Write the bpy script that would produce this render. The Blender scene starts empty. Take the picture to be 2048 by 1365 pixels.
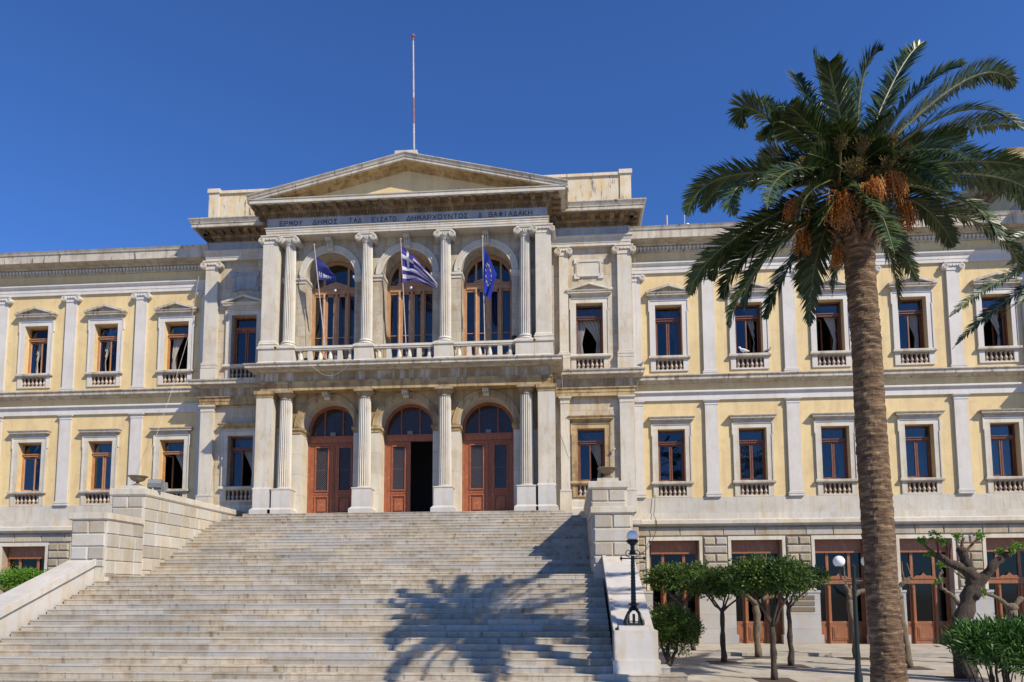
import bpy, math, random
from mathutils import Vector, Matrix
random.seed(7)
R = math.radians
sc = bpy.context.scene
col = sc.collection

# ------------------------------------------------------------------ camera
cam_d = bpy.data.cameras.new("camera")
cam = bpy.data.objects.new("camera", cam_d); col.objects.link(cam)
cam_d.sensor_width = 36.0; cam_d.lens = 1441.72 / 2048 * 36.0
cam_d.shift_x = 0.0; cam_d.shift_y = (1046.17 - 682.5) / 2048
cam_d.clip_end = 3000; cam_d.clip_start = 0.1
YAW, PIT, ROL = 0.0774, 0.0938, -0.0037
f_ = Vector((-math.sin(YAW)*math.cos(PIT), math.cos(YAW)*math.cos(PIT), math.sin(PIT)))
r0 = Vector((math.cos(YAW), math.sin(YAW), 0)); u0 = r0.cross(f_)
r_ = math.cos(ROL)*r0 + math.sin(ROL)*u0; u_ = -math.sin(ROL)*r0 + math.cos(ROL)*u0
m = Matrix((( r_.x, u_.x, -f_.x), (r_.y, u_.y, -f_.y), (r_.z, u_.z, -f_.z))).to_4x4()
m.translation = Vector((6.942, -30.006, -3.287))
cam.matrix_world = m
sc.camera = cam

# ------------------------------------------------------------------ light
SUN = Vector((2.13, -1.70, 2.38)).normalized()          # towards the sun
w = bpy.data.worlds.new("World"); sc.world = w; w.use_nodes = True
nt = w.node_tree; nt.nodes.clear()
sky = nt.nodes.new("ShaderNodeTexSky"); sky.sky_type = 'NISHITA'; sky.sun_disc = False
sky.sun_elevation = math.asin(SUN.z); sky.sun_rotation = math.atan2(SUN.x, SUN.y)
sky.altitude = 1500; sky.air_density = 1.0; sky.dust_density = 0.2; sky.ozone_density = 5.0
bg = nt.nodes.new("ShaderNodeBackground"); bg.inputs[1].default_value = 0.08
wo = nt.nodes.new("ShaderNodeOutputWorld")
tint = nt.nodes.new("ShaderNodeMix"); tint.data_type = 'RGBA'; tint.blend_type = 'MULTIPLY'; tint.inputs[0].default_value = 1.0
tint.inputs[7].default_value = (.66, 1.02, 1.54, 1)      # the deep, slightly polarised blue of a dry Aegean sky
nt.links.new(sky.outputs[0], tint.inputs[6]); nt.links.new(tint.outputs[2], bg.inputs[0]); nt.links.new(bg.outputs[0], wo.inputs[0])
sl = bpy.data.lights.new("sun", 'SUN'); sl.energy = 4.7; sl.angle = R(0.5); sl.color = (1.0, 0.90, 0.73)
so = bpy.data.objects.new("sun", sl); col.objects.link(so)
so.rotation_euler = SUN.to_track_quat('Z', 'Y').to_euler(); so.location = (30, -30, 40)
sc.view_settings.view_transform = 'Standard'; sc.view_settings.look = 'None'
sc.view_settings.exposure = 0.48; sc.view_settings.gamma = 1.0

# ------------------------------------------------------------------ materials
def nodes(name):
    mt = bpy.data.materials.new(name); mt.use_nodes = True
    t = mt.node_tree; t.nodes.clear()
    out = t.nodes.new("ShaderNodeOutputMaterial"); p = t.nodes.new("ShaderNodeBsdfPrincipled")
    t.links.new(p.outputs[0], out.inputs[0])
    return mt, t, p, out
def nd(t, kind, **kw):
    n = t.nodes.new(kind)
    for k, v in kw.items(): setattr(n, k, v)
    return n
def coords(t, scale=(1, 1, 1)):
    tc = nd(t, "ShaderNodeTexCoord"); mp = nd(t, "ShaderNodeMapping")
    mp.inputs['Scale'].default_value = scale
    t.links.new(tc.outputs['Object'], mp.inputs['Vector']); return mp.outputs[0]
def noise(t, vec, scale, detail=4, rough=.55):
    n = nd(t, "ShaderNodeTexNoise"); n.inputs['Scale'].default_value = scale
    n.inputs['Detail'].default_value = detail; n.inputs['Roughness'].default_value = rough
    t.links.new(vec, n.inputs['Vector']); return n.outputs['Fac']
def ramp(t, fac, stops):
    n = nd(t, "ShaderNodeValToRGB"); el = n.color_ramp.elements
    while len(el) < len(stops): el.new(.5)
    for e, (p, c) in zip(el, stops):
        e.position = p; e.color = (c, c, c, 1) if isinstance(c, (int, float)) else (*c, 1)
    t.links.new(fac, n.inputs[0]); return n.outputs[0]
def mix(t, fac, a, b, mode='MIX'):
    n = nd(t, "ShaderNodeMix"); n.data_type = 'RGBA'; n.blend_type = mode
    for sock, v in ((n.inputs[0], fac), (n.inputs[6], a), (n.inputs[7], b)):
        if hasattr(v, 'links'): t.links.new(v, sock)
        elif isinstance(v, (int, float)): sock.default_value = v
        else: sock.default_value = (*v, 1)
    return n.outputs[2]
def bump(t, p, h, strength, dist):
    b = nd(t, "ShaderNodeBump"); b.inputs['Strength'].default_value = strength; b.inputs['Distance'].default_value = dist
    t.links.new(h, b.inputs['Height']); t.links.new(b.outputs[0], p.inputs['Normal'])
def stone(name, base, alt, stain, stain_amt=.5, streak=.5, island=.12, rough=.75, bstr=.25, bscale=18, grain=.25, joints=None, dark=None):
    """marble or plaster: broad tone changes, fine grain, rain streaks, block to block tint, optional ashlar joints"""
    mt, t, p, out = nodes(name)
    v = coords(t); vs = coords(t, (3.2, 3.2, .28))
    c = mix(t, ramp(t, noise(t, v, .7, 5), [(.35, 0.), (.68, 1.)]), base, alt)
    c = mix(t, ramp(t, noise(t, v, 11, 6, .7), [(.3, 0.), (.8, grain)]), c, tuple(x*.62 for x in base))
    if streak: c = mix(t, ramp(t, noise(t, vs, 1.3, 5, .6), [(.49, 0.), (.68, streak)]), c, stain)
    if stain_amt: c = mix(t, ramp(t, noise(t, v, 1.9, 7, .65), [(.50, 0.), (.66, stain_amt)]), c, stain)
    if dark: c = mix(t, ramp(t, noise(t, coords(t, (6, 6, 1.1)), 1.1, 6, .7), [(.57, 0.), (.67, dark)]), c, (.06, .055, .05))
    if island:
        g = nd(t, "ShaderNodeNewGeometry")
        c = mix(t, 1., c, ramp(t, g.outputs['Random Per Island'], [(0., 1-island*1.6), (1., 1.)]), 'MULTIPLY')
        g2 = nd(t, "ShaderNodeMath", operation='FRACT'); g3 = nd(t, "ShaderNodeMath", operation='MULTIPLY')
        t.links.new(g.outputs['Random Per Island'], g3.inputs[0]); g3.inputs[1].default_value = 17.3; t.links.new(g3.outputs[0], g2.inputs[0])
        c = mix(t, ramp(t, g2.outputs[0], [(.45, 0.), (1., island*2.2)]), c, (base[2]*.88, base[2]*.93, base[2]*1.0))
    hgt = noise(t, v, bscale, 6, .7)
    if joints:
        cx, cz = joints
        b = nd(t, "ShaderNodeTexBrick"); sx = nd(t, "ShaderNodeSeparateXYZ"); cb = nd(t, "ShaderNodeCombineXYZ")
        tc = nd(t, "ShaderNodeTexCoord"); t.links.new(tc.outputs['Object'], sx.inputs[0])
        t.links.new(sx.outputs[0], cb.inputs[0]); t.links.new(sx.outputs[2], cb.inputs[1]); t.links.new(cb.outputs[0], b.inputs['Vector'])
        b.inputs['Scale'].default_value = 1; b.inputs['Brick Width'].default_value = cx; b.inputs['Row Height'].default_value = cz
        b.inputs['Mortar Size'].default_value = .006; b.inputs['Mortar Smooth'].default_value = .3
        b.inputs['Color1'].default_value = (1, 1, 1, 1); b.inputs['Color2'].default_value = (.84, .83, .82, 1); b.inputs['Mortar'].default_value = (.5, .47, .43, 1)
        c = mix(t, 1., c, b.outputs['Color'], 'MULTIPLY')
    t.links.new(c, p.inputs['Base Color']); p.inputs['Roughness'].default_value = rough
    bump(t, p, hgt, bstr, .02)
    return mt
M = {}
BR = (.34, .225, .10)
M['marble'] = stone('white_marble', (.59, .55, .47), (.48, .455, .41), (.42, .31, .17), .40, .50, .12, dark=.25)
M['ashlar'] = stone('ashlar_marble', (.53, .47, .37), (.39, .355, .30), (.38, .25, .11), .7, .75, 0, joints=(1.25, .52), dark=.25)
M['ashlar_warm'] = stone('bounce_warmed_ashlar', (.45, .33, .175), (.31, .215, .10), (.22, .13, .05), .6, .7, 0, joints=(1.1, .45))  # spandrel brown strengthened: warm bounce from the stairs painted into the colour
M['arcade_pale'] = stone('arcade_white_marble', (.58, .54, .46), (.48, .45, .39), (.45, .34, .19), .4, .6, 0, joints=(9, .9))
M['arcade'] = stone('arcade_marble', (.49, .44, .35), (.38, .34, .27), (.27, .18, .09), .6, .7, 0, joints=(1.1, .5))
M['terracotta'] = stone('stained_balusters', (.47, .36, .25), (.36, .25, .16), (.55, .50, .42), .5, .5, .2)
M['frieze_stained'] = stone('rain_streaked_warmed_frieze', (.37, .255, .13), (.24, .16, .075), (.58, .54, .46), .4, .95, .15, bstr=.4)  # stain and rain streaks; brown saturated to offset blue sky fill in shade
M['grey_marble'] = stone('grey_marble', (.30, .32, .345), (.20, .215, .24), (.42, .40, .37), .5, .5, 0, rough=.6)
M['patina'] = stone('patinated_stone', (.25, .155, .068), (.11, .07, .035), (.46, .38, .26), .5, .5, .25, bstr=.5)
M['patina_light'] = stone('lightly_patinated_warmed_stone', (.50, .375, .195), (.33, .22, .095), (.18, .105, .045), .85, .95, .15, bstr=.4, dark=.3)  # patina, with the warm bounce of shaded parts mixed into its brown
M['paint'] = stone('white_trim', (.575, .55, .525), (.50, .48, .46), (.42, .355, .27), .25, .35, .04)
M['trimdirty'] = stone('weathered_white_trim', (.52, .475, .40), (.38, .34, .285), (.28, .22, .155), .6, .75, .08, dark=.95)
M['yellow'] = stone('ochre_plaster', (.62, .485, .255), (.54, .405, .20), (.45, .335, .19), .55, .6, 0, bstr=.15, bscale=40, grain=.14)
M['attic'] = stone('peeling_plaster', (.62, .56, .45), (.50, .45, .35), (.55, .37, .14), .75, .5, .05, bstr=.5, dark=.9)
M['rust'] = stone('rusticated_marble', (.55, .505, .425), (.43, .40, .35), (.42, .30, .16), .45, .45, .20, bstr=1.0, bscale=26, grain=.4)
M['rust_warm'] = stone('rusticated_limestone', (.52, .45, .345), (.39, .34, .26), (.32, .23, .125), .6, .6, .22, bstr=1.1, bscale=24, grain=.45, dark=.3)
M['step'] = stone('worn_marble_steps', (.53, .465, .36), (.405, .375, .325), (.31, .225, .13), .65, .75, .22, rough=.6, bstr=.45, grain=.5, dark=.7)
M['smooth'] = stone('smooth_white_marble', (.55, .525, .49), (.42, .42, .42), (.46, .36, .23), .5, .6, .08, rough=.5, bstr=.1, grain=.2)
M['concrete'] = stone('pale_paving', (.44, .395, .33), (.34, .31, .26), (.24, .21, .17), .6, 0, .10, rough=.85, bstr=.3, bscale=30, grain=.4)
M['pierm'] = stone('veined_grey_marble', (.47, .465, .46), (.35, .355, .365), (.48, .38, .26), .5, .5, .1, rough=.55, grain=.35, joints=(9, .62))
M['urn'] = stone('weathered_urn_stone', (.27, .21, .13), (.17, .135, .085), (.10, .08, .06), .5, .3, 0, bstr=.6)
def wood(name, base, dark, worn, amt=.4, rough=.45):
    mt, t, p, out = nodes(name)
    v = coords(t, (9, 9, .9)); v2 = coords(t)
    c = mix(t, ramp(t, noise(t, v, 2.5, 6, .65), [(.35, 0.), (.7, 1.)]), base, dark)
    c = mix(t, ramp(t, noise(t, v2, 5., 7, .7), [(.56, 0.), (.68, amt)]), c, worn)
    t.links.new(c, p.inputs['Base Color']); p.inputs['Roughness'].default_value = rough
    bump(t, p, noise(t, v, 6, 4), .2, .01); return mt
M['door'] = wood('red_brown_door_wood', (.33, .098, .036), (.16, .046, .019), (.40, .24, .13), .6, .55)
M['frame_dark'] = wood('dark_window_wood', (.17, .055, .025), (.09, .03, .015), (.30, .19, .11), .5)
M['frame_light'] = wood('sun_bleached_window_wood', (.42, .20, .085), (.28, .12, .05), (.50, .38, .26), .5)
M['frame_arch'] = wood('pale_oak_window_wood', (.43, .245, .125), (.27, .135, .06), (.52, .40, .27), .45)
M['apron'] = wood('apron_wood', (.10, .04, .022), (.06, .025, .015), (.2, .12, .07), .3)
M['shop'] = wood('shopfront_wood', (.29, .108, .040), (.16, .056, .022), (.36, .25, .17), .45)
def simple(name, colr, rough=.5, metal=0., var=0., sc_=8, emis=None):
    mt, t, p, out = nodes(name)
    p.inputs['Roughness'].default_value = rough; p.inputs['Metallic'].default_value = metal
    v = coords(t)
    c = mix(t, ramp(t, noise(t, v, sc_, 5), [(.35, 0.), (.7, 1.)]), colr, tuple(x*(1-max(var, .08)) for x in colr))
    t.links.new(c, p.inputs['Base Color']); return mt
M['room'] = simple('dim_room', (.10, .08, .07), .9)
M['iron'] = simple('green_black_iron', (.018, .026, .026), .45, .3, .4, 30)
M['lattice'] = simple('rusty_iron_lattice', (.085, .06, .05), .6)
M['globe'] = simple('opal_glass', (.78, .78, .80), .25)
M['pole'] = simple('weathered_white_pole', (.42, .39, .37), .5, 0, .35, 6)
M['redpaint'] = simple('faded_red_paint', (.22, .10, .085), .6, 0, .4, 8)
M['greybox'] = simple('grey_housing', (.15, .16, .17), .5)
M['black'] = simple('black_plastic', (.02, .02, .022), .4)
M['text'] = simple('incised_letters', (.055, .035, .028), .8)
M['bronze'] = simple('tarnished_plaque', (.16, .13, .09), .5, .2, .3, 20)
M['gold'] = simple('worn_gilding', (.42, .32, .12), .5, .3)
M['cable'] = simple('pale_cable', (.42, .40, .37), .6)
M['darkcable'] = simple('dark_cable', (.06, .055, .05), .6)
M['soil'] = simple('dry_soil', (.075, .055, .04), .95, 0, .4, 12)
M['dove'] = simple('white_feathers', (.75, .75, .74), .7)
M['pigeon'] = simple('grey_feathers', (.11, .12, .14), .7, 0, .5, 60)
def cloth(name, c, tr=.35):
    mt, t, p, out = nodes(name)
    p.inputs['Base Color'].default_value = (*c, 1); p.inputs['Roughness'].default_value = .85
    tl = nd(t, "ShaderNodeBsdfTranslucent"); tl.inputs[0].default_value = (*c, 1)
    mx = nd(t, "ShaderNodeMixShader"); mx.inputs[0].default_value = tr
    t.links.new(p.outputs[0], mx.inputs[1]); t.links.new(tl.outputs[0], mx.inputs[2]); t.links.new(mx.outputs[0], out.inputs[0])
    bump(t, p, noise(t, coords(t), 60, 3), .15, .01)
    return mt
M['curtain'] = cloth('sheer_curtain', (.50, .48, .46), .4)
M['curtain_red'] = cloth('wine_curtain', (.13, .035, .06), .2)
M['flag_blue'] = cloth('purple_blue_cloth', (.055, .035, .26)); M['flag_white'] = cloth('white_cloth', (.70, .68, .72))
M['flag_town'] = cloth('navy_cloth', (.035, .045, .24)); M['flag_eu'] = cloth('royal_blue_cloth', (.012, .035, .36)); M['star'] = cloth('yellow_cloth', (.72, .55, .10))
# window glass: clear pane with a real Fresnel reflection
mt = bpy.data.materials.new('window_glass'); mt.use_nodes = True; t = mt.node_tree; t.nodes.clear()
o_ = nd(t, "ShaderNodeOutputMaterial"); tr = nd(t, "ShaderNodeBsdfTransparent"); tr.inputs[0].default_value = (.62, .66, .70, 1)
gl = nd(t, "ShaderNodeBsdfGlossy"); gl.inputs['Roughness'].default_value = .03; fr = nd(t, "ShaderNodeFresnel"); fr.inputs[0].default_value = 1.62
mx = nd(t, "ShaderNodeMixShader"); t.links.new(fr.outputs[0], mx.inputs[0]); t.links.new(tr.outputs[0], mx.inputs[1]); t.links.new(gl.outputs[0], mx.inputs[2]); t.links.new(mx.outputs[0], o_.inputs[0])
bn = nd(t, "ShaderNodeBump"); bn.inputs['Strength'].default_value = .12; bn.inputs['Distance'].default_value = .02
t.links.new(noise(t, coords(t), 2.5, 2), bn.inputs['Height']); t.links.new(bn.outputs[0], gl.inputs['Normal'])
M['glass'] = mt
mt = bpy.data.materials.new('shop_glass'); mt.use_nodes = True; t = mt.node_tree; t.nodes.clear()
o_ = nd(t, "ShaderNodeOutputMaterial"); tr = nd(t, "ShaderNodeBsdfTransparent"); tr.inputs[0].default_value = (.45, .47, .48, 1)
gl = nd(t, "ShaderNodeBsdfGlossy"); gl.inputs['Roughness'].default_value = .06; fr = nd(t, "ShaderNodeFresnel"); fr.inputs[0].default_value = 1.38
mx = nd(t, "ShaderNodeMixShader"); t.links.new(fr.outputs[0], mx.inputs[0]); t.links.new(tr.outputs[0], mx.inputs[1]); t.links.new(gl.outputs[0], mx.inputs[2]); t.links.new(mx.outputs[0], o_.inputs[0])
M['glass_shop'] = mt
def leafmat(name, a, b, c3, tr=.3, rough=.45):
    mt, t, p, out = nodes(name)
    g = nd(t, "ShaderNodeNewGeometry")
    c = ramp(t, g.outputs['Random Per Island'], [(0., a), (.55, b), (1., c3)])
    t.links.new(c, p.inputs['Base Color']); p.inputs['Roughness'].default_value = rough
    tl = nd(t, "ShaderNodeBsdfTranslucent"); t.links.new(c, tl.inputs[0])
    mx = nd(t, "ShaderNodeMixShader"); mx.inputs[0].default_value = tr
    t.links.new(p.outputs[0], mx.inputs[1]); t.links.new(tl.outputs[0], mx.inputs[2]); t.links.new(mx.outputs[0], out.inputs[0])
    return mt
M['palm'] = leafmat('palm_leaflets', (.013, .031, .010), (.029, .060, .015), (.095, .13, .030), .18, .42)
M['leaf'] = leafmat('glossy_leaves', (.012, .038, .008), (.045, .105, .014), (.16, .24, .03), .3, .55)
M['leafbright'] = leafmat('spring_leaves', (.06, .16, .012), (.10, .24, .018), (.19, .36, .03), .4, .55)
M['oleander'] = leafmat('oleander_leaves', (.028, .085, .020), (.06, .15, .028), (.13, .25, .05), .25, .35)
M['fruit'] = leafmat('orange_dates', (.24, .06, .012), (.42, .12, .016), (.55, .21, .025), .1, .4)
M['rachis'] = simple('yellow_green_rachis', (.115, .125, .045), .4, 0, .3, 3)
M['fruitstalk'] = simple('orange_fruit_stalks', (.42, .19, .04), .6)
M['stalk'] = leafmat('dry_flower_stalks', (.07, .055, .016), (.13, .095, .025), (.24, .16, .04), .1, .6)
def bark(name, a, b, c3, sx=(1, 1, 1), s=8, st=1.):
    mt, t, p, out = nodes(name)
    v = coords(t, sx)
    n1 = noise(t, v, s, 8, .7)
    c = ramp(t, n1, [(.3, a), (.5, b), (.72, c3)])
    t.links.new(c, p.inputs['Base Color']); p.inputs['Roughness'].default_value = .9
    bump(t, p, noise(t, v, s*2, 8, .75), st, .05); return mt
M['palmbark'] = bark('palm_bark', (.016, .010, .007), (.145, .085, .045), (.42, .285, .165), (1.5, 1.5, 8), 2.4)
M['bark'] = bark('grey_brown_bark', (.022, .016, .012), (.06, .043, .031), (.12, .09, .064), (4, 4, 1), 5)
M['barkpale'] = bark('pale_bark', (.06, .045, .03), (.16, .12, .08), (.26, .205, .145), (4, 4, 1), 5)
M['barkred'] = bark('red_brown_shoots', (.10, .03, .02), (.18, .06, .035), (.25, .10, .06), (1, 1, 1), 12)

# ------------------------------------------------------------------ mesh building
class MB:
    def __init__(s): s.v = []; s.f = []; s.mi = []; s.cur = 0
    def face(s, *idx): s.f.append(idx); s.mi.append(s.cur)
    def poly(s, pts):
        n = len(s.v); s.v += [tuple(p) for p in pts]; s.face(*range(n, n+len(pts)))
    def box(s, x0, x1, y0, y1, z0, z1):
        n = len(s.v)
        s.v += [(x, y, z) for z in (z0, z1) for y in (y0, y1) for x in (x0, x1)]
        for q in ((0, 2, 3, 1), (4, 5, 7, 6), (0, 1, 5, 4), (2, 6, 7, 3), (0, 4, 6, 2), (1, 3, 7, 5)): s.face(*[n+i for i in q])
    def block(s, x0, x1, y0, y1, z0, z1, b, face='-y'):
        """box whose exposed face is bevelled (rusticated block)"""
        n = len(s.v)
        if face == '-y':
            s.v += [(x0, y1, z0), (x1, y1, z0), (x1, y1, z1), (x0, y1, z1), (x0, y0+b, z0), (x1, y0+b, z0), (x1, y0+b, z1), (x0, y0+b, z1),
                    (x0+b, y0, z0+b), (x1-b, y0, z0+b), (x1-b, y0, z1-b), (x0+b, y0, z1-b)]
        elif face == '+x':
            s.v += [(x0, y0, z0), (x0, y1, z0), (x0, y1, z1), (x0, y0, z1), (x1-b, y0, z0), (x1-b, y1, z0), (x1-b, y1, z1), (x1-b, y0, z1),
                    (x1, y0+b, z0+b), (x1, y1-b, z0+b), (x1, y1-b, z1-b), (x1, y0+b, z1-b)]
        else:
            s.v += [(x1, y0, z0), (x1, y1, z0), (x1, y1, z1), (x1, y0, z1), (x0+b, y0, z0), (x0+b, y1, z0), (x0+b, y1, z1), (x0+b, y0, z1),
                    (x0, y0+b, z0+b), (x0, y1-b, z0+b), (x0, y1-b, z1-b), (x0, y0+b, z1-b)]
        for a in range(4):
            c = (a+1) % 4; s.face(n+a, n+c, n+4+c, n+4+a); s.face(n+4+a, n+4+c, n+8+c, n+8+a)
        s.face(n, n+3, n+2, n+1); s.face(n+8, n+9, n+10, n+11)
    def extr(s, poly, y0, y1, ax='y'):
        """polygon (a,b) extruded: ax y -> (x,z) from y0 to y1 ; ax x -> (y,z)"""
        n = len(s.v); k = len(poly)
        if ax == 'y': s.v += [(a, y0, b) for a, b in poly]+[(a, y1, b) for a, b in poly]
        else: s.v += [(y0, a, b) for a, b in poly]+[(y1, a, b) for a, b in poly]
        s.face(*range(n, n+k)); s.face(*range(n+2*k-1, n+k-1, -1))
        for i in range(k): j = (i+1) % k; s.face(n+i, n+k+i, n+k+j, n+j)
    def lathe(s, cx, cy, prof, n=16, flute=0., nf=20, cap=True):
        base = len(s.v)
        for r, z in prof:
            for i in range(n):
                a = 2*math.pi*i/n
                rr = r
                if flute: rr = r*(1-flute*(0.5-0.5*math.cos(a*nf)))
                s.v.append((cx+rr*math.cos(a), cy+rr*math.sin(a), z))
        for k in range(len(prof)-1):
            for i in range(n):
                j = (i+1) % n
                s.face(base+k*n+i, base+k*n+j, base+(k+1)*n+j, base+(k+1)*n+i)
        if cap:
            s.face(*[base+i for i in range(n-1, -1, -1)]); s.face(*[base+(len(prof)-1)*n+i for i in range(n)])
    def mould(s, prof, x0, x1, y0, yb, cap=True):
        """mitred moulding round the front and both sides of a block; prof = (projection, z)"""
        n = len(s.v); k = len(prof)
        for d, z in prof: s.v += [(x0-d, yb, z), (x0-d, y0-d, z), (x1+d, y0-d, z), (x1+d, yb, z)]
        for i in range(k-1):
            for j in range(3): s.face(n+4*i+j, n+4*i+j+1, n+4*i+j+5, n+4*i+j+4)
        s.face(n+3, n+2, n+1, n); e = n+4*(k-1); s.face(e, e+1, e+2, e+3)
    def tube(s, pts, rad, n=8, cap=True):
        pts = [Vector(p) for p in pts]; k = len(pts)
        if isinstance(rad, (int, float)): rad = [rad]*k
        base = len(s.v); prev = None
        for i, p in enumerate(pts):
            d = (pts[min(i+1, k-1)]-pts[max(i-1, 0)]).normalized()
            if prev is None:
                a = Vector((0, 0, 1)) if abs(d.z) < .9 else Vector((1, 0, 0))
                u = d.cross(a).normalized()
            else: u = (prev-d*prev.dot(d)).normalized()
            prev = u; v = d.cross(u)
            for j in range(n):
                a = 2*math.pi*j/n; q = p+rad[i]*(math.cos(a)*u+math.sin(a)*v); s.v.append(tuple(q))
        for i in range(k-1):
            for j in range(n):
                l = (j+1) % n; s.face(base+i*n+j, base+i*n+l, base+(i+1)*n+l, base+(i+1)*n+j)
        if cap: s.face(*[base+j for j in range(n-1, -1, -1)]); s.face(*[base+(k-1)*n+j for j in range(n)])
    def ball(s, c, r, n=16, m=10, sc3=(1, 1, 1)):
        prof = [(max(r*math.sin(math.pi*i/m), 1e-4), -r*math.cos(math.pi*i/m)) for i in range(m+1)]
        b = len(s.v); s.lathe(0, 0, prof, n, cap=False)
        for i in range(b, len(s.v)): x, y, z = s.v[i]; s.v[i] = (c[0]+x*sc3[0], c[1]+y*sc3[1], c[2]+z*sc3[2])
    def build(s, name, mat, parent=None, smooth=False, loc=None):
        me = bpy.data.meshes.new(name); me.from_pydata(s.v, [], s.f)
        mats = mat if isinstance(mat, list) else [mat]
        for mm in mats: me.materials.append(M[mm] if isinstance(mm, str) else mm)
        if len(mats) > 1: me.polygons.foreach_set('material_index', s.mi)
        if smooth: me.shade_smooth()
        if smooth == 'auto': me.set_sharp_from_angle(angle=R(35))
        me.update()
        o = bpy.data.objects.new(name, me); col.objects.link(o)
        if parent: o.parent = parent
        if loc: o.location = loc
        return o
def tag(o, label=None, cat=None, group=None, kind=None):
    if label: o['label'] = label
    if cat: o['category'] = cat
    if group: o['group'] = group
    if kind: o['kind'] = kind
    return o
def empty(name, loc, label, cat, group=None):
    o = bpy.data.objects.new(name, None); col.objects.link(o); o.location = loc; o.empty_display_size = .2
    return tag(o, label, cat, group)
def inst(o, parent=None, loc=None, rot=None, name=None):
    c = bpy.data.objects.new(name or o.name.split('.')[0], o.data); col.objects.link(c)
    if parent: c.parent = parent
    if loc is not None: c.location = loc
    if rot is not None: c.rotation_euler = rot
    return c

G = -5.72          # ground level; the portico floor is z = 0
RH = .13946        # riser
YW, YB, YP = 2.15, 1.62, 0.30    # wing wall, stone bay wall, arcade wall

# ================================================================== THE TOWN HALL
hall = empty('town_hall', (0, 2, G), 'long neoclassical town hall of cream marble and ochre plaster with a pedimented portico', 'town hall')
hall.location = (0, 0, 0)

def wall(mb, x0, x1, z0, z1, yf, yb, rects=(), arches=()):
    """slab with holes: rects = (xa,xb,za,zb), arches = (xc,r,z_bottom,z_spring)"""
    xs = sorted({x0, x1, *[q for r in rects for q in r[:2]], *[a[0]-a[1] for a in arches], *[a[0]+a[1] for a in arches]})
    zs = sorted({z0, z1, *[q for r in rects for q in r[2:]], *[a[2] for a in arches], *[a[3] for a in arches]})
    def hole(xm, zm):
        for r in rects:
            if r[0] < xm < r[1] and r[2] < zm < r[3]: return 1
        for a in arches:
            if abs(xm-a[0]) < a[1] and zm > a[2]:
                return 1 if zm < a[3] else 2
        return 0
    for i in range(len(xs)-1):
        run = None
        for j in range(len(zs)):
            solid = j < len(zs)-1 and not hole((xs[i]+xs[i+1])/2, (zs[j]+zs[j+1])/2)
            if solid and run is None: run = zs[j]
            if not solid and run is not None:
                a, b, c, d = xs[i], xs[i+1], run, zs[j]
                mb.poly([(a, yf, c), (b, yf, c), (b, yf, d), (a, yf, d)]); mb.poly([(a, yb, c), (a, yb, d), (b, yb, d), (b, yb, c)]); run = None
    for r in rects:
        a, b, c, d = r
        mb.poly([(a, yf, c), (a, yf, d), (a, yb, d), (a, yb, c)]); mb.poly([(b, yf, c), (b, yb, c), (b, yb, d), (b, yf, d)])
        mb.poly([(a, yf, d), (b, yf, d), (b, yb, d), (a, yb, d)]); mb.poly([(a, yf, c), (a, yb, c), (b, yb, c), (b, yf, c)])
    for xc, r, zb, zsp in arches:
        N = 28; pts = [(xc-r*math.cos(math.pi*i/N), zsp+r*math.sin(math.pi*i/N)) for i in range(N+1)]
        for i in range(N):
            (a, b), (c, d) = pts[i], pts[i+1]
            mb.poly([(a, yf, b), (c, yf, d), (c, yf, z1), (a, yf, z1)]); mb.poly([(a, yb, b), (a, yb, z1), (c, yb, z1), (c, yb, d)])
            mb.poly([(a, yf, b), (a, yb, b), (c, yb, d), (c, yf, d)])
        for sx in (xc-r, xc+r): mb.poly([(sx, yf, zb), (sx, yb, zb), (sx, yb, zsp), (sx, yf, zsp)])
        if zb > z0: mb.poly([(xc-r, yf, zb), (xc-r, yb, zb), (xc+r, yb, zb), (xc+r, yf, zb)])

WX = [11.6+3.54*k for k in range(5)]         # wing window axes
PX = [13.37+3.54*k for k in range(4)]        # wing pilaster axes
XE = 27.6                                     # the end pavilions start here
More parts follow.
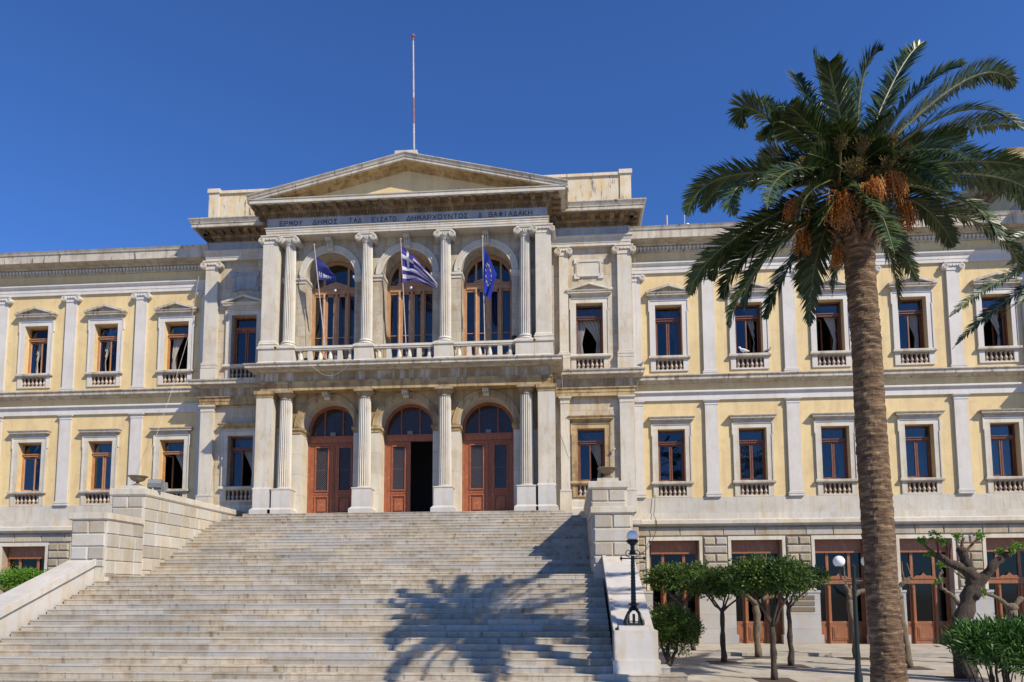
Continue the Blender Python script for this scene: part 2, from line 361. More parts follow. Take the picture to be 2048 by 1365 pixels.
# ---- wing walls
for sg in (-1, 1):
    a, b = sorted((sg*9.8, sg*XE))
    rects = []
    for x in WX:
        c = sg*x
        rects += [(c-.6, c+.6, 1.5, 3.86), (c-.6, c+.6, 7.22, 9.6), (c-.61, c+.61, .86, 1.33), (c-.61, c+.61, 6.52, 7.03)]
    mb = MB(); wall(mb, a, b, .79, 12.4, YW, YW+.55, rects); mb.build('wall', 'yellow', hall)
    g = [(sg*x-1.085, sg*x+1.085, G, -1.12) for x in WX]
    mb = MB(); wall(mb, a, b, G, .79, YW, YW+.55, g); mb.build('ground_floor_wall', 'rust_warm', hall)
    # base courses
    mb = MB()
    xx = a
    for (z0, z1, y0) in ((-.2, .08, 2.02), (.08, .79, 2.08)):
        xx = a
        while xx < b-.01:
            nx = min(b, xx+random.uniform(1.6, 2.9))
            if b-nx < .6: nx = b
            mb.box(xx+.002, nx-.002, y0, YW-.002, z0+.002, z1-.002); xx = nx
    mb.box(a, b, 2.055, YW-.002, .055, .085)
    mb.build('plinth', 'marble', hall)
    mb = MB(); mb.extr([(2.14, -.50), (1.98, -.47), (1.98, -.42), (1.86, -.40), (1.86, -.24), (1.93, -.202), (2.14, -.202)], a, b, 'x')
    mb.build('string_course', 'marble', hall)
    # rusticated band and piers of the ground floor
    mb = MB(); xx = a
    while xx < b-.01:
        nx = min(b, xx+random.uniform(1.0, 2.2))
        if b-nx < .5: nx = b
        mb.block(xx+.006, nx-.006, 2.07, YW-.001, -.92, -.55, .03); xx = nx
    cs = [11.6-1.77+3.54*k for k in range(6)]
    for c in cs:
        c *= sg
        z = -.97; k = 0
        while z > -3.3:
            h = .36; q = c+.5; p = c-.5
            if k % 2 == 0: mb.block(p, c-.012, 2.02, YW-.001, z-h, z-.02, .055); mb.block(c+.012, q, 2.02, YW-.001, z-h, z-.02, .055)
            else: mb.block(p, q, 2.02, YW-.001, z-h, z-.02, .055)
            z -= h+.012; k += 1
    mb.build('rusticated_band', 'rust_warm', hall)
    for c in cs:
        c *= sg; mb = MB()
        mb.box(c-.77, c+.77, 1.93, YW-.001, -5.2, -3.42); mb.box(c-.84, c+.84, 1.84, YW-.001, G-.05, -5.203)
        mb.box(c-.79, c+.79, 1.90, YW-.003, -3.418, -3.32)
        mb.build('pier_facing', 'pierm', hall)
    for x in WX:
        c = sg*x; mb = MB()
        mb.box(c-1.22, c-1.087, 2.08, YW-.001, -3.3, -1.12); mb.box(c+1.087, c+1.22, 2.08, YW-.001, -3.3, -1.12)
        mb.box(c-1.22, c+1.22, 2.078, YW-.001, -1.118, -.95)
        mb.build('door_surround', 'marble', hall)
        mb = MB(); mb.box(c-1.06, c+1.06, 2.0, YW+.5, G, G+.1); mb.build('threshold', 'marble', hall)
    # horizontal members of the facade
    mb = MB()
    mb.extr([(2.149, 5.16), (2.06, 5.16), (2.06, 5.42), (2.03, 5.43), (2.03, 5.47), (1.96, 5.50), (1.96, 5.55), (2.0, 5.585), (2.149, 5.585)], a, b, 'x')
    mb.extr([(2.149, 11.10), (2.06, 11.10), (2.06, 11.25), (2.045, 11.255), (2.045, 11.41), (2.0, 11.44), (1.95, 11.52), (1.95, 11.57), (2.0, 11.60), (2.149, 11.60)], a, b, 'x')
    mb.build('architrave', 'paint', hall)
    mb = MB()
    mb.extr([(2.149, 5.93), (2.05, 5.95), (2.02, 6.0), (1.82, 6.02), (1.80, 6.04), (1.80, 6.16), (1.74, 6.21), (1.74, 6.25), (2.149, 6.27)], a, b, 'x')
    mb.build('string_course', 'trimdirty', hall)
    mb = MB()
    mb.extr([(2.149, 12.10), (2.10, 12.10), (2.08, 12.13), (2.08, 12.36), (1.98, 12.38), (1.9, 12.43), (1.40, 12.45), (1.40, 12.80), (1.36, 12.83), (1.34, 12.9), (1.30, 12.98), (1.5, 13.02), (2.6, 13.04), (2.6, 12.1)], a, b, 'x')
    mb.build('cornice', 'trimdirty', hall)
    mb = MB(); n = int((b-a)/.17); w_ = (b-a)/n
    for i in range(n):
        x = a+i*w_
        mb.extr([(x, 12.26), (x, 12.32), (x+w_, 12.32), (x+w_, 12.26)], 2.03, 2.079); mb.box(x+.06, x+.145, 1.995, 2.078, 12.17, 12.335)
    mb.build('dentil_band', 'paint', hall)
    mb = MB(); mb.box(a, b, 2.6, 15, 12.85, 12.95); mb.build('roof', 'concrete', hall)

# ---- pilasters with their capitals
def volute(mb, cx, cy, cz, r, y0, y1, sg=1):
    """ionic scroll lying in the xz plane: stacked discs with a raised spiral"""
    N = 20
    mb.extr([(cx+r*math.cos(2*math.pi*i/N), cz+r*math.sin(2*math.pi*i/N)) for i in range(N)], y0, y1)
    pts = []
    for i in range(46):
        a = i*.32; rr = r*(1-i/46*.86)
        pts.append((cx+sg*rr*math.cos(a+math.pi/2)*.88, y0-.004, cz+rr*math.sin(a+math.pi/2)*.88))
    mb.tube(pts, [.13*r*(1-.5*i/46)+.003 for i in range(46)], 5)
def ionic(mb, cx, yf, yb, zt, hw, h):
    """capital: abacus, echinus, two scrolls; zt = top, hw = half width of the shaft"""
    mb.box(cx-hw*1.42, cx+hw*1.42, yf-.09, yb, zt-.055, zt)
    mb.box(cx-hw*1.30, cx+hw*1.30, yf-.06, yb, zt-.10, zt-.057)
    r = h*.36
    for s in (-1, 1): volute(mb, cx+s*(hw*1.30), 0, zt-.10-r*.95, r, yf-.10, yb-.02, s)
    mb.box(cx-hw*1.1, cx+hw*1.1, yf-.075, yb, zt-.10-r*.75, zt-.102)
    mb.box(cx-hw*1.02, cx+hw*1.02, yf-.03, yb, zt-h, zt-.10-r*.77)
    for i in range(3): mb.ball((cx+(i-1)*hw*.55, yf-.075, zt-.13-r*.3), .035, 8, 6, (1, .6, 1.4))
protos = {}
def pilaster(kind, x, y, mat, zs, hw=.28):
    """zs = base bottom, base top, cap bottom, cap top"""
    zb, z1, z2, z3 = zs; yb = y+.115 if kind != 'bay' else y+.2
    mb = MB(); mb.box(-hw, hw, y, yb, z1, z2)
    o = mb.build('pilaster', mat, hall, loc=(x, 0, 0))
    mb = MB(); h = z1-zb
    mb.mould([(.05, zb), (.05, zb+h*.45), (.065, zb+h*.5), (.065, zb+h*.72), (.02, zb+h*.8), (.03, zb+h*.95), (.004, z1+.01)], -hw, hw, y, yb)
    mb.build('base', mat, o)
    mb = MB()
    if zs[2] > 7: ionic(mb, 0, y, yb, z3, hw, z3-z2)
    else:
        h = z3-z2
        mb.mould([(.004, z2-.02), (.02, z2), (.02, z2+.04), (.008, z2+.05), (.008, z2+h*.4), (.05, z2+h*.6), (.05, z2+h*.66), (.085, z2+h*.75), (.085, z2+h*.95), (.09, z3-.002)], -hw, hw, y, yb)
    mb.build('capital', mat, o)
    return o
for sg in (-1, 1):
    for x in PX+[27.1]:
        pilaster('wing', sg*x, 2.03, 'paint', (.79, 1.0, 4.93, 5.16))
        pilaster('wing', sg*x, 2.03, 'paint', (6.272, 6.50, 10.72, 11.10), .27)
    for z in ((.79, 1.0, 4.93, 5.16), (6.272, 6.50, 10.72, 11.10)):
        pilaster('wing', sg*10.12, 2.03, 'paint', z, .24)

# ---- windows
def drape(side, mat='curtain', x0=-.54, x1=.54, z0=1.55, z1=3.8, full=False, seed=0, slump=.62):
    """sheer curtain drawn to one side and tied: folds follow the cloth"""
    rnd = random.Random(seed); nx, nz = 30, 18; mb = MB()
    ph = rnd.uniform(0, 6); W_ = x1-x0
    for j in range(nz+1):
        tz = j/nz; z = z0+(z1-z0)*tz
        if full: wd = 1.
        else: wd = (.20+.80*max(0, (tz-.28)/.72)**1.3*slump/.62*.95) if tz > .28 else .20+.07*(1-tz/.28)
        for i in range(nx+1):
            u = i/nx; x = u*wd*W_
            x = x0+x if side < 0 else x1-x
            mb.v.append((x, .55+.028*math.sin(u*32+ph)+.012*math.sin(u*71+z), z))
    for j in range(nz):
        for i in range(nx): n = j*(nx+1)+i; mb.face(n, n+1, n+nx+2, n+nx+1)
    return mb
def baluster(mb, x, y, z0, z1, r=.07):
    h = z1-z0
    mb.box(x-r*.95, x+r*.95, y-r*.95, y+r*.95, z0, z0+h*.09); mb.box(x-r*.95, x+r*.95, y-r*.95, y+r*.95, z1-h*.09, z1)
    mb.lathe(x, y, [(r*.8, z0+h*.09), (r*.45, z0+h*.16), (r*1.0, z0+h*.30), (r*1.05, z0+h*.38), (r*.6, z0+h*.52), (r*.42, z0+h*.60), (r*.75, z0+h*.63), (r*.42, z0+h*.67), (r*.6, z0+h*.78), (r*.8, z0+h*.85), (r*.5, z0+h*.91)], 12, cap=False)
WP = {}
def win_protos(kind):
    """meshes of one window type, local y = 0 on the wall face"""
    lo = kind.startswith('low'); zb, zt = (1.5, 3.86) if lo else (7.22, 9.6)
    ztr = zb+1.72
    d = {}
    mb = MB(); y0, y1 = .28, .38
    mb.box(-.598, -.53, y0, y1, zb, zt); mb.box(.53, .598, y0, y1, zb, zt); mb.box(-.53, .53, y0, y1, zt-.07, zt-.001); mb.box(-.53, .53, y0, y1, zb, zb+.05)
    mb.box(-.53, .53, y0-.03, y1, ztr, ztr+.09); mb.box(-.56, .56, y0-.07, y1, ztr+.092, ztr+.13)
    d['window'] = mb
    mb = MB(); lw, lh = .515, ztr-zb-.06          # one casement leaf, hinge at x=0
    mb.box(0, .055, 0, .05, 0, lh); mb.box(lw-.06, lw, -.012, .05, 0, lh); mb.box(.055, lw-.06, 0, .05, 0, .08); mb.box(.055, lw-.06, 0, .05, lh-.06, lh)
    d['casement'] = mb
    mb = MB(); mb.box(.05, lw-.055, .02, .028, .07, lh-.05); d['leafpane'] = mb
    mb = MB(); mb.box(-.53, .53, y0+.05, y0+.058, ztr+.12, zt-.065); d['pane'] = mb
    # surround
    mb = MB(); f = -.06
    mb.box(-.84, -.60, f, .001, zb, zt); mb.box(.60, .84, f, .001, zb, zt); mb.box(-.84, .84, f-.002, .001, zt+.001, zt+.19)
    mb.box(-.86, -.80, f-.03, .001, zb, zt-.3); mb.box(.80, .86, f-.03, .001, zb, zt-.3)
    mb.box(-.90, -.84, f-.03, .001, zt-.3, zt+.19); mb.box(.84, .90, f-.03, .001, zt-.3, zt+.19); mb.box(-.90, .90, f-.032, .001, zt+.192, zt+.25)
    mb.box(-.82, .82, f-.005, .001, zt+.252, zt+.335)
    d['surround'] = mb
    mb = MB(); z = zt+.335
    mb.mould([(-.02, z), (.02, z+.02), (.05, z+.05), (.15, z+.07), (.15, z+.13), (.18, z+.15), (.20, z+.19), (.20, z+.205)], -.83, .83, -.08, .001)
    if not lo:
        zz = z+.20
        mb.extr([(-1.03, zz), (1.03, zz), (0, zz+.30), ], -.06, .001)
        for s in (-1, 1):
            mb.extr([(s*1.04, zz+.006), (s*1.04, zz+.06), (0, zz+.375), (0, zz+.27), (s*.86, zz+.006)], -.28, .001)
    d['hood'] = mb
    mb = MB(); mb.mould([(.0, zb-.16), (.04, zb-.13), (.07, zb-.11), (.07, zb-.03), (.05, zb-.003)], -.86, .86, -.10, .30); d['sill'] = mb
    zl, zh = zb-.64, zb-.17
    mb = MB()
    mb.box(-.84, -.61, -.06, .001, zl-.06, zh+.005); mb.box(.61, .84, -.06, .001, zl-.06, zh+.005); mb.box(-.61, .61, -.058, .001, zl-.06, zl)
    d['balustrade'] = mb; mb = MB()
    for i in range(6): baluster(mb, -.5+.2*i, .03, zl, zh-.002, .072)
    d['balusters'] = mb
    mb = MB(); mb.box(-.605, .605, .12, .16, zl-.02, zh+.02); d['apron'] = mb
    return d
def mesh_of(key, name, mb, mat, smooth=False):
    if key not in WP:
        o = mb.build(name, mat, smooth=smooth); WP[key] = o.data; bpy.data.objects.remove(o)
    return WP[key]
def sub(name, key, mb, mat, parent, loc=None, rot=None, smooth=False):
    o = bpy.data.objects.new(name, mesh_of(key, name, mb, mat, smooth)); col.objects.link(o); o.parent = parent
    if loc: o.location = loc
    if rot: o.rotation_euler = rot
    return o
DP = {k: win_protos(k) for k in ('low', 'up')}
def window(kind, x, y, wood_, stone_, openL=0., openR=0., curtains=(), label=None):
    d = DP[kind]; zb = 1.5 if kind == 'low' else 7.22
    o = sub('window', (kind, 'w', wood_), d['window'], wood_, hall, loc=(x, y, 0))
    for nm in ('surround', 'hood', 'sill', 'balustrade'):
        st = 'trimdirty' if nm in ('hood', 'sill') and y > 2 else ('patina_light' if nm == 'hood' and y < 2 and kind == 'low' else stone_)
        sub(nm, (kind, nm, st), d[nm], st, o, smooth='auto' if nm == 'balustrade' else False)
    sub('balusters', (kind, 'bal'), d['balusters'], 'terracotta', o, smooth='auto'); sub('pane', (kind, 'pane'), d['pane'], 'glass', o); sub('apron', (kind, 'apron'), d['apron'], 'apron', o)
    for s, an in ((-1, openL), (1, openR)):
        an = an or random.uniform(.2, 2.2)
        rot = (0, 0, R(an) if s < 0 else R(180-an))
        loc = (-.528, .31, zb+.052) if s < 0 else (.528, .36, zb+.052)
        sub('casement', (kind, 'cas', wood_), d['casement'], wood_, o, loc, rot); sub('pane', (kind, 'lp'), d['leafpane'], 'glass', o, loc, rot)
    for i, c in enumerate(curtains):
        side, full, mt_, slump = c
        mb = drape(side, mt_, z0=zb+.08, z1=zb+2.3, full=full, seed=int(x*10)+i, slump=slump)
        oc = mb.build('curtain', mt_, o, smooth=True)
    if label: o['label'] = label
    return o
C_, CR = 'curtain', 'curtain_red'
low_r = {0: (0, 0, []), 1: (0, 0, [(-1, True, C_, .6)]), 2: (0, 0, [(1, False, C_, .6)]), 3: (0, 0, [(-1, True, C_, .6)]), 4: (0, 0, [(1, True, C_, .6)])}
up_r = {0: (0, 0, [(1, False, C_, .5)]), 1: (0, 55, [(1, False, C_, .4)]), 2: (40, 70, [(1, False, C_, .5)]), 3: (0, 80, [(1, False, C_, .3), (1, False, C_, .6)]), 4: (70, 60, [(-1, False, C_, .4), (1, False, C_, .6)])}
low_l = {0: (70, 80, [(1, False, C_, .6)]), 1: (0, 0, [(1, False, C_, .6)]), 2: (35, 0, [(1, False, C_, .6)]), 3: (0, 0, []), 4: (0, 0, [])}
up_l = {0: (75, 85, [(-1, False, C_, .5)]), 1: (50, 0, [(-1, False, C_, .6)]), 2: (50, 0, [(-1, False, C_, .5), (1, False, C_, .6)]), 3: (0, 0, []), 4: (0, 0, [])}
for k, x in enumerate(WX):
    window('low', x, YW, 'frame_dark', 'marble', *low_r[k]); window('up', x, YW, 'frame_dark', 'paint', *up_r[k])
    window('low', -x, YW, 'frame_light', 'marble', *low_l[k]); window('up', -x, YW, 'frame_light', 'paint', *up_l[k])

# ---- ground floor shop-like doors
def shopdoor(x, hide_green=False):
    mb = MB(); y = 2.5; z0 = G+.10
    mb.box(-1.084, -.98, y, y+.12, z0, -1.122); mb.box(.98, 1.084, y, y+.12, z0, -1.122)
    mb.box(-.98, .98, y-.06, y+.1, -1.62, -1.122); mb.box(-.98, .98, y-.09, y+.1, -1.70, -1.622)
    for s in (-.46, .46):
        mb.box(s-.06, s+.06, y, y+.12, z0, -1.70)
        mb.lathe(s, y-.03, [(.065, z0), (.065, -4.75), (.085, -4.74), (.055, -4.6), (.05, -3.3), (.075, -3.25), (.075, -3.12)], 12)
    mb.box(-.98, .98, y-.05, y+.1, -3.05, -2.85); mb.box(-.98, .98, y-.08, y+.1, -2.85, -2.79)
    for a, b in ((-.98, -.52), (-.40, .40), (.52, .98)):
        mb.box(a, b, y+.02, y+.08, -4.78, -4.66)
        mb.box(a, b, y+.03, y+.07, z0, -4.78)
        mb.box(a+.06, b-.06, y+.005, y+.03, z0+.16, -4.88); mb.box(a+.12, b-.12, y-.01, y+.006, z0+.22, -4.94)
        mb.box(a, a+.06, y+.02, y+.08, -4.66, -3.05); mb.box(b-.06, b, y+.02, y+.08, -4.66, -3.05)
    mb.extr([(-.42, -2.79), (.42, -2.79), (.3, -2.70), (.12, -2.70), (0, -2.58), (-.12, -2.70), (-.3, -2.70)], y-.05, y+.01)
    o = sub('shopfront', 'shop', mb, 'shop', hall, loc=(x, 0, 0))
    mb = MB(); mb.box(-.98, .98, y+.05, y+.058, -4.7, -1.7); sub('pane', 'shopp', mb, 'glass_shop', o)
    return o
for sg in (-1, 1):
    for x in WX: shopdoor(sg*x)

# ---- stone bays beside the portico
for sg in (-1, 1):
    a, b = sorted((sg*6.35, sg*9.95)); c = sg*8.02
    mb = MB(); wall(mb, a, b, .55, 13.1, YB, YB+.55, [(c-.6, c+.6, 1.5, 3.86), (c-.6, c+.6, 7.22, 9.6), (c-.61, c+.61, .86, 1.33), (c-.61, c+.61, 6.52, 7.03)])
    e = sg*9.95; mb.poly([(e, YB, .55), (e, 6, .55), (e, 6, 13.1), (e, YB, 13.1)])
    mb.build('wall', 'ashlar', hall)
    pl = 'ashlar'
    for cx, hw in ((9.59, .30), (6.88, .20)):
        pilaster('bay', sg*cx, 1.42, 'marble', (.95, 1.12, 4.98, 5.28), hw)
        pilaster('bay', sg*cx, 1.42, 'marble', (7.02, 7.32, 11.78, 12.20), hw)
        mb = MB(); mb.box(sg*cx-hw-.06, sg*cx+hw+.06, 1.36, YB+.01, 6.42, 7.0); mb.build('pedestal', 'marble', hall)
        mb = MB(); mb.box(sg*cx-hw-.06, sg*cx+hw+.06, 1.36, YB+.01, .1, .948); mb.build('pedestal', 'marble', hall)
    mb = MB(); mb.mould([(.06, -.19), (.06, .3), (.02, .34), (.02, .62), (0, .66)], a, b, YB-.02, 2.6); mb.build('plinth', 'marble', hall)
    mb = MB(); mb.mould([(.0, 5.28), (.0, 5.44), (.02, 5.45), (.02, 5.58), (.07, 5.62), (.07, 5.67), (-.02, 5.69)], a, b, 1.40, 2.6); mb.build('architrave', 'patina_light', hall)
    mb = MB(); mb.mould([(-.01, 5.66), (-.01, 6.1)], a, b, 1.40, 2.6); mb.build('frieze', 'frieze_stained', hall)
    mb = MB(); mb.mould([(-.01, 6.08), (.05, 6.12), (.12, 6.15), (.38, 6.17), (.38, 6.29), (.43, 6.33), (.44, 6.39), (.0, 6.42)], a, b, 1.40, 2.6); mb.build('string_course', 'trimdirty', hall)
    window('low', c, YB, 'frame_dark' if sg > 0 else 'frame_dark', 'patina_light' if sg > 0 else 'marble', 0, 75 if sg > 0 else 60, [(-1, True, C_, .6)] if False else [((1, False, C_, .6))])
    window('up', c, YB, 'door' if sg < 0 else 'frame_dark', 'marble', 0 if sg < 0 else 82, 0 if sg < 0 else 82, [(-1, False, CR, .6)] if sg < 0 else [(-1, False, C_, .35), (1, False, C_, .9)])
    # blank marble tablet with notched corners above the upper window
    mb = MB(); w_, h_ = .62, .42; zc = 11.22
    mb.box(c-w_, c+w_, YB-.05, YB+.01, zc-h_, zc+h_)
    for sx in (-1, 1):
        for sz in (-1, 1): mb.box(c+sx*(w_-.08)-.12, c+sx*(w_-.08)+.12, YB-.07, YB+.01, zc+sz*(h_-.06)-.12, zc+sz*(h_-.06)+.12)
    mb.box(c-w_+.12, c+w_-.12, YB-.085, YB-.05, zc+h_-.12, zc+h_-.04); mb.box(c-w_+.12, c+w_-.12, YB-.085, YB-.05, zc-h_+.04, zc-h_+.12)
    mb.box(c-w_+.06, c-w_+.13, YB-.083, YB-.05, zc-h_+.1, zc+h_-.1); mb.box(c+w_-.13, c+w_-.06, YB-.083, YB-.05, zc-h_+.1, zc+h_-.1)
    mb.build('tablet', 'marble' if sg > 0 else 'grey_marble', hall)
    # top entablature
    a2, b2 = sorted((sg*6.3, sg*9.9))
    mb = MB(); mb.mould([(0, 12.20), (0, 12.33), (.02, 12.335), (.02, 12.48), (.04, 12.485), (.04, 12.58), (.10, 12.62), (.10, 12.67), (0, 12.69)], a2, b2, 1.40, 6); mb.build('architrave', 'marble', hall)
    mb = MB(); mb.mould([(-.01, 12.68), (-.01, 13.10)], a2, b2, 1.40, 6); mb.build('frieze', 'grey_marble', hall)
    if sg > 0: b2 = 9.62
    else: a2 = -9.42
    mb = MB(); mb.mould([(-.01, 13.08), (.05, 13.10), (.05, 13.22), (.14, 13.25), (.14, 13.29), (.22, 13.30), (.22, 13.44), (.7, 13.45)], a2, b2, 1.40, 6)
    xs0, xs1 = (a2 if sg > 0 else a2-.1), (b2 if sg < 0 else b2+.1)
    n = 30
    for i in range(n): x = a2-.05+(b2-a2+.1)*i/n; mb.box(x, x+.07, 1.27, 1.345, 13.11, 13.21)
    n = 9
    for i in range(n): x = a2-.55*(sg < 0)+(b2-a2+.55)*i/n+.08; mb.box(x, x+.2, .80, 1.175, 13.31, 13.443)
    for i in range(8):
        y = .95+i*.45; xx = (b2+.225) if sg > 0 else (a2-.60); mb.box(xx, xx+.375, y, y+.2, 13.31, 13.443)
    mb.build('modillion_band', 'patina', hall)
    mb = MB(); mb.mould([(.65, 13.455), (.80, 13.456), (.80, 13.60), (.83, 13.61), (.83, 13.64), (.87, 13.72), (.92, 13.80), (.92, 13.84), (-.2, 13.87)], a2, b2, 1.40, 6); mb.build('cornice', 'trimdirty', hall)
    # attic parapet
    xo, xi = sg*10.0, sg*4.4
    mb = MB(); q = sorted((xo-sg*.5, xi)); mb.box(q[0], q[1], 1.72, 2.1, 13.86, 15.66); q2 = sorted((xo, xo-sg*.5)); mb.box(q2[0]+.002, q2[1]-.002, 1.66, 2.2, 13.86, 15.70)
    q3 = sorted((xo-sg*.02, xo-sg*.35)); mb.box(q3[0], q3[1], 2.2, 7, 13.86, 15.66)
    mb.build('attic_wall', 'attic', hall)
    mb = MB(); mb.box(q[0], q[1], 1.64, 2.15, 15.662, 15.80); mb.box(q2[0]-.05, q2[1]+.05, 1.60, 2.25, 15.702, 15.90); mb.box(q3[0]-.04, q3[1]+.04, 2.25, 7, 15.662, 15.78)
    mb.box(q2[0]-.04, q2[1]+.04, 1.62, 2.22, 13.87, 14.22)
    mb.build('attic_coping', 'attic', hall)
    mb = MB(); q = sorted((xo, 0)); mb.box(q[0], q[1], 2.3, 14, 13.7, 13.8); mb.build('roof', 'concrete', hall)
    # basement of the bay
    mb = MB(); q = sorted((sg*6.3, sg*10.0)); mb.box(q[0], q[1], 1.50, 2.7, G, -.20); mb.build('basement_wall', 'rust_warm', hall)
    mb = MB(); mb.mould([(0, -.5), (.14, -.45), (.14, -.25), (.05, -.2), (-.2, -.198)], q[0], q[1], 1.50, 2.6); mb.build('string_course', 'marble', hall)
    mb = MB(); z = -.55; k = 0
    while z > G:
        hh = .40; wd = .55 if k % 2 else .9
        p0, p1 = sorted((sg*10.0, sg*(10.0-wd))); mb.block(p0, p1, 1.43, 1.499, max(z-hh, G-.1), z-.015, .03)
        z -= hh
        k += 1
    mb.build('quoins', 'rust_warm', hall)

# ---- arcade walls of the portico
AX = [-3.5, 0, 3.5]
mb = MB(); wall(mb, -6.3, 6.3, -.02, 5.6, YP, 1.2, (), [(x, 1.175, -.02, 3.87) for x in AX])
for s in (-1, 1): mb.poly([(s*6.3, YP, 0), (s*6.3, 2.2, 0), (s*6.3, 2.2, 5.6), (s*6.3, YP, 5.6)])
mb.build('arcade_wall', 'arcade_pale', hall)
mb = MB(); wall(mb, -5.95, 5.95, 3.872, 5.37, YP-.02, YP-.002, (), [(x, 1.20, 3.872, 3.873) for x in AX]); mb.build('spandrel', 'ashlar_warm', hall)
mb = MB(); wall(mb, -6.2, 6.2, 6.3, 12.5, YP, 1.15, (), [(x, 1.12, 6.42, 10.70) for x in AX])
for s in (-1, 1): mb.poly([(s*6.2, YP, 6.3), (s*6.2, 2.2, 6.3), (s*6.2, 2.2, 12.5), (s*6.2, YP, 12.5)])
mb.build('arcade_wall', 'arcade', hall)
def archivolt(x, r0, r1, zs, y0, y1, name, mat, N=32):
    mb = MB()
    for (ra, rb, yy) in ((r0, r0+(r1-r0)*.38, y0+.03), (r0+(r1-r0)*.38, r0+(r1-r0)*.8, y0), (r0+(r1-r0)*.8, r1, y0-.03)):
        n = len(mb.v)
        for i in range(N+1):
            a = math.pi*i/N; ca, sa = -math.cos(a), math.sin(a)
            mb.v += [(x+ra*ca, yy, zs+ra*sa), (x+rb*ca, yy, zs+rb*sa), (x+rb*ca, y1, zs+rb*sa), (x+ra*ca, y1, zs+ra*sa)]
        for i in range(N):
            for j in range(3): mb.face(n+4*i+j, n+4*i+(j+1), n+4*i+4+(j+1), n+4*i+4+j)
            mb.face(n+4*i+3, n+4*i, n+4*i+4, n+4*i+7)
    return mb.build(name, mat, hall)
for lv, (r, rs, zs, zk, wm, wm2) in enumerate(((1.175, 1.47, 3.87, 5.36, 'patina_light', 'ashlar_warm'), (1.12, 1.42, 10.70, 12.38, 'marble', 'marble'))):
    for x in AX:
        o = archivolt(x, r-.001 if False else r, rs, zs, YP-.07, YP+.01, 'archivolt', wm)
        mb = MB(); z0 = zs+r+.0; z1 = zk
        mb.extr([(YP-.0, z0+.02), (YP-.12, z0+.03), (YP-.16, z0+.12), (YP-.22, z1-.18), (YP-.40, z1-.14), (YP-.46, z1-.05), (YP-.44, z1), (YP, z1)], x-.13, x+.13, 'x')
        for q in (-.09, 0, .09): mb.tube([(x+q, YP-.19, z0+.12), (x+q, YP-.25, z1-.20), (x+q, YP-.40, z1-.17), (x+q, YP-.475, z1-.06)], .028, 6)
        mb.build('keystone', 'marble', o, smooth=False)
    # impost mouldings on the piers between the arches
    zi = zs-.02
    edges = [(-5.95, AX[0]-r), (AX[0]+r, AX[1]-r), (AX[1]+r, AX[2]-r), (AX[2]+r, 5.95)]
    for a, b in edges:
        mb = MB(); mb.mould([(.0, zi-.26), (.015, zi-.25), (.015, zi-.17), (.03, zi-.16), (.07, zi-.10), (.07, zi-.02), (.075, zi)], a-.0, b+.0, YP-.02, 1.14 if lv else 1.19)
        mb.build('impost', 'patina_light' if lv == 0 else 'marble', hall)
    # sunk panels and roundels in the spandrels
    zc = zs+r*.86
    for s in (-5.1, -1.75, 1.75, 5.1):
        mb = MB(); mb.tube([(s+.16*math.cos(i*math.pi/10), YP-.01, zc+.16*math.sin(i*math.pi/10)) for i in range(21)], .018, 5); mb.ball((s, YP, zc), .06, 10, 6, (1, .5, 1)); mb.build('roundel', 'patina_light', hall)

# ---- columns
def column(x, lv):
    if lv == 0:
        o = MB()
        n = 120; prof = [(.295, 1.13), (.292, 1.3), (.285, 2.2), (.272, 3.6), (.258, 5.02)]
        o.lathe(0, 0, prof, n, .18, 20); o = o.build('column', 'marble', hall, smooth='auto', loc=(x, 0, 0))
        mb = MB(); mb.lathe(0, 0, [(.34, 1.085), (.36, 1.10), (.35, 1.125), (.30, 1.15)], 32); mb.build('base', 'marble', o, True)
        mb = MB(); mb.lathe(0, 0, [(.262, 5.0), (.275, 5.02), (.262, 5.05), (.27, 5.10), (.30, 5.14), (.35, 5.22), (.37, 5.25), (.365, 5.262)], 32); mb.box(-.40, .40, -.40, .40, 5.264, 5.36)
        mb.build('capital', 'patina_light', o, 'auto')
        mb = MB(); mb.box(-.39, .39, -.43, .31, .26, 1.03); mb.box(-.41, .41, -.45, .31, 1.032, 1.085)
        mb.mould([(.10, .0), (.10, .17), (.06, .20), (.0, .262)], -.40, .40, -.44, .31)
        mb.build('pedestal', 'smooth', o)
    else:
        o = MB(); o.lathe(0, 0, [(.27, 7.60), (.262, 7.8), (.255, 9.4), (.24, 10.9), (.222, 12.02)], 120, .18, 20)
        o = o.build('column', 'marble', hall, smooth='auto', loc=(x, 0, 0))
        mb = MB(); mb.box(-.38, .38, -.38, .38, 7.322, 7.38)
        mb.lathe(0, 0, [(.34, 7.381), (.375, 7.41), (.36, 7.45), (.31, 7.47), (.305, 7.50), (.335, 7.53), (.33, 7.56), (.28, 7.60), (.272, 7.62)], 32); mb.build('base', 'marble', o, 'auto')
        mb = MB(); mb.lathe(0, 0, [(.225, 11.98), (.24, 12.0), (.235, 12.03), (.30, 12.12), (.30, 12.2)], 24)
        mb.box(-.36, .36, -.33, .33, 12.325, 12.385); mb.box(-.33, .33, -.30, .30, 12.23, 12.323)
        for s in (-1, 1): volute(mb, s*.33, 0, 12.17, .155, -.33, .33, s)
        for i in range(4): mb.ball((-.15+.1*i, -.29, 12.19), .04, 8, 6, (1, .7, 1.3))
        mb.build('capital', 'marble', o, 'auto')
        mb = MB(); mb.box(-.40, .40, -.42, .30, 6.44, 7.20); mb.mould([(.0, 7.19), (.05, 7.21), (.05, 7.28), (.03, 7.32)], -.40, .40, -.42, .30); mb.mould([(.04, 6.43), (.04, 6.60), (0, 6.66)], -.40, .40, -.42, .30)
        mb.build('pedestal', 'marble', o)
    return o
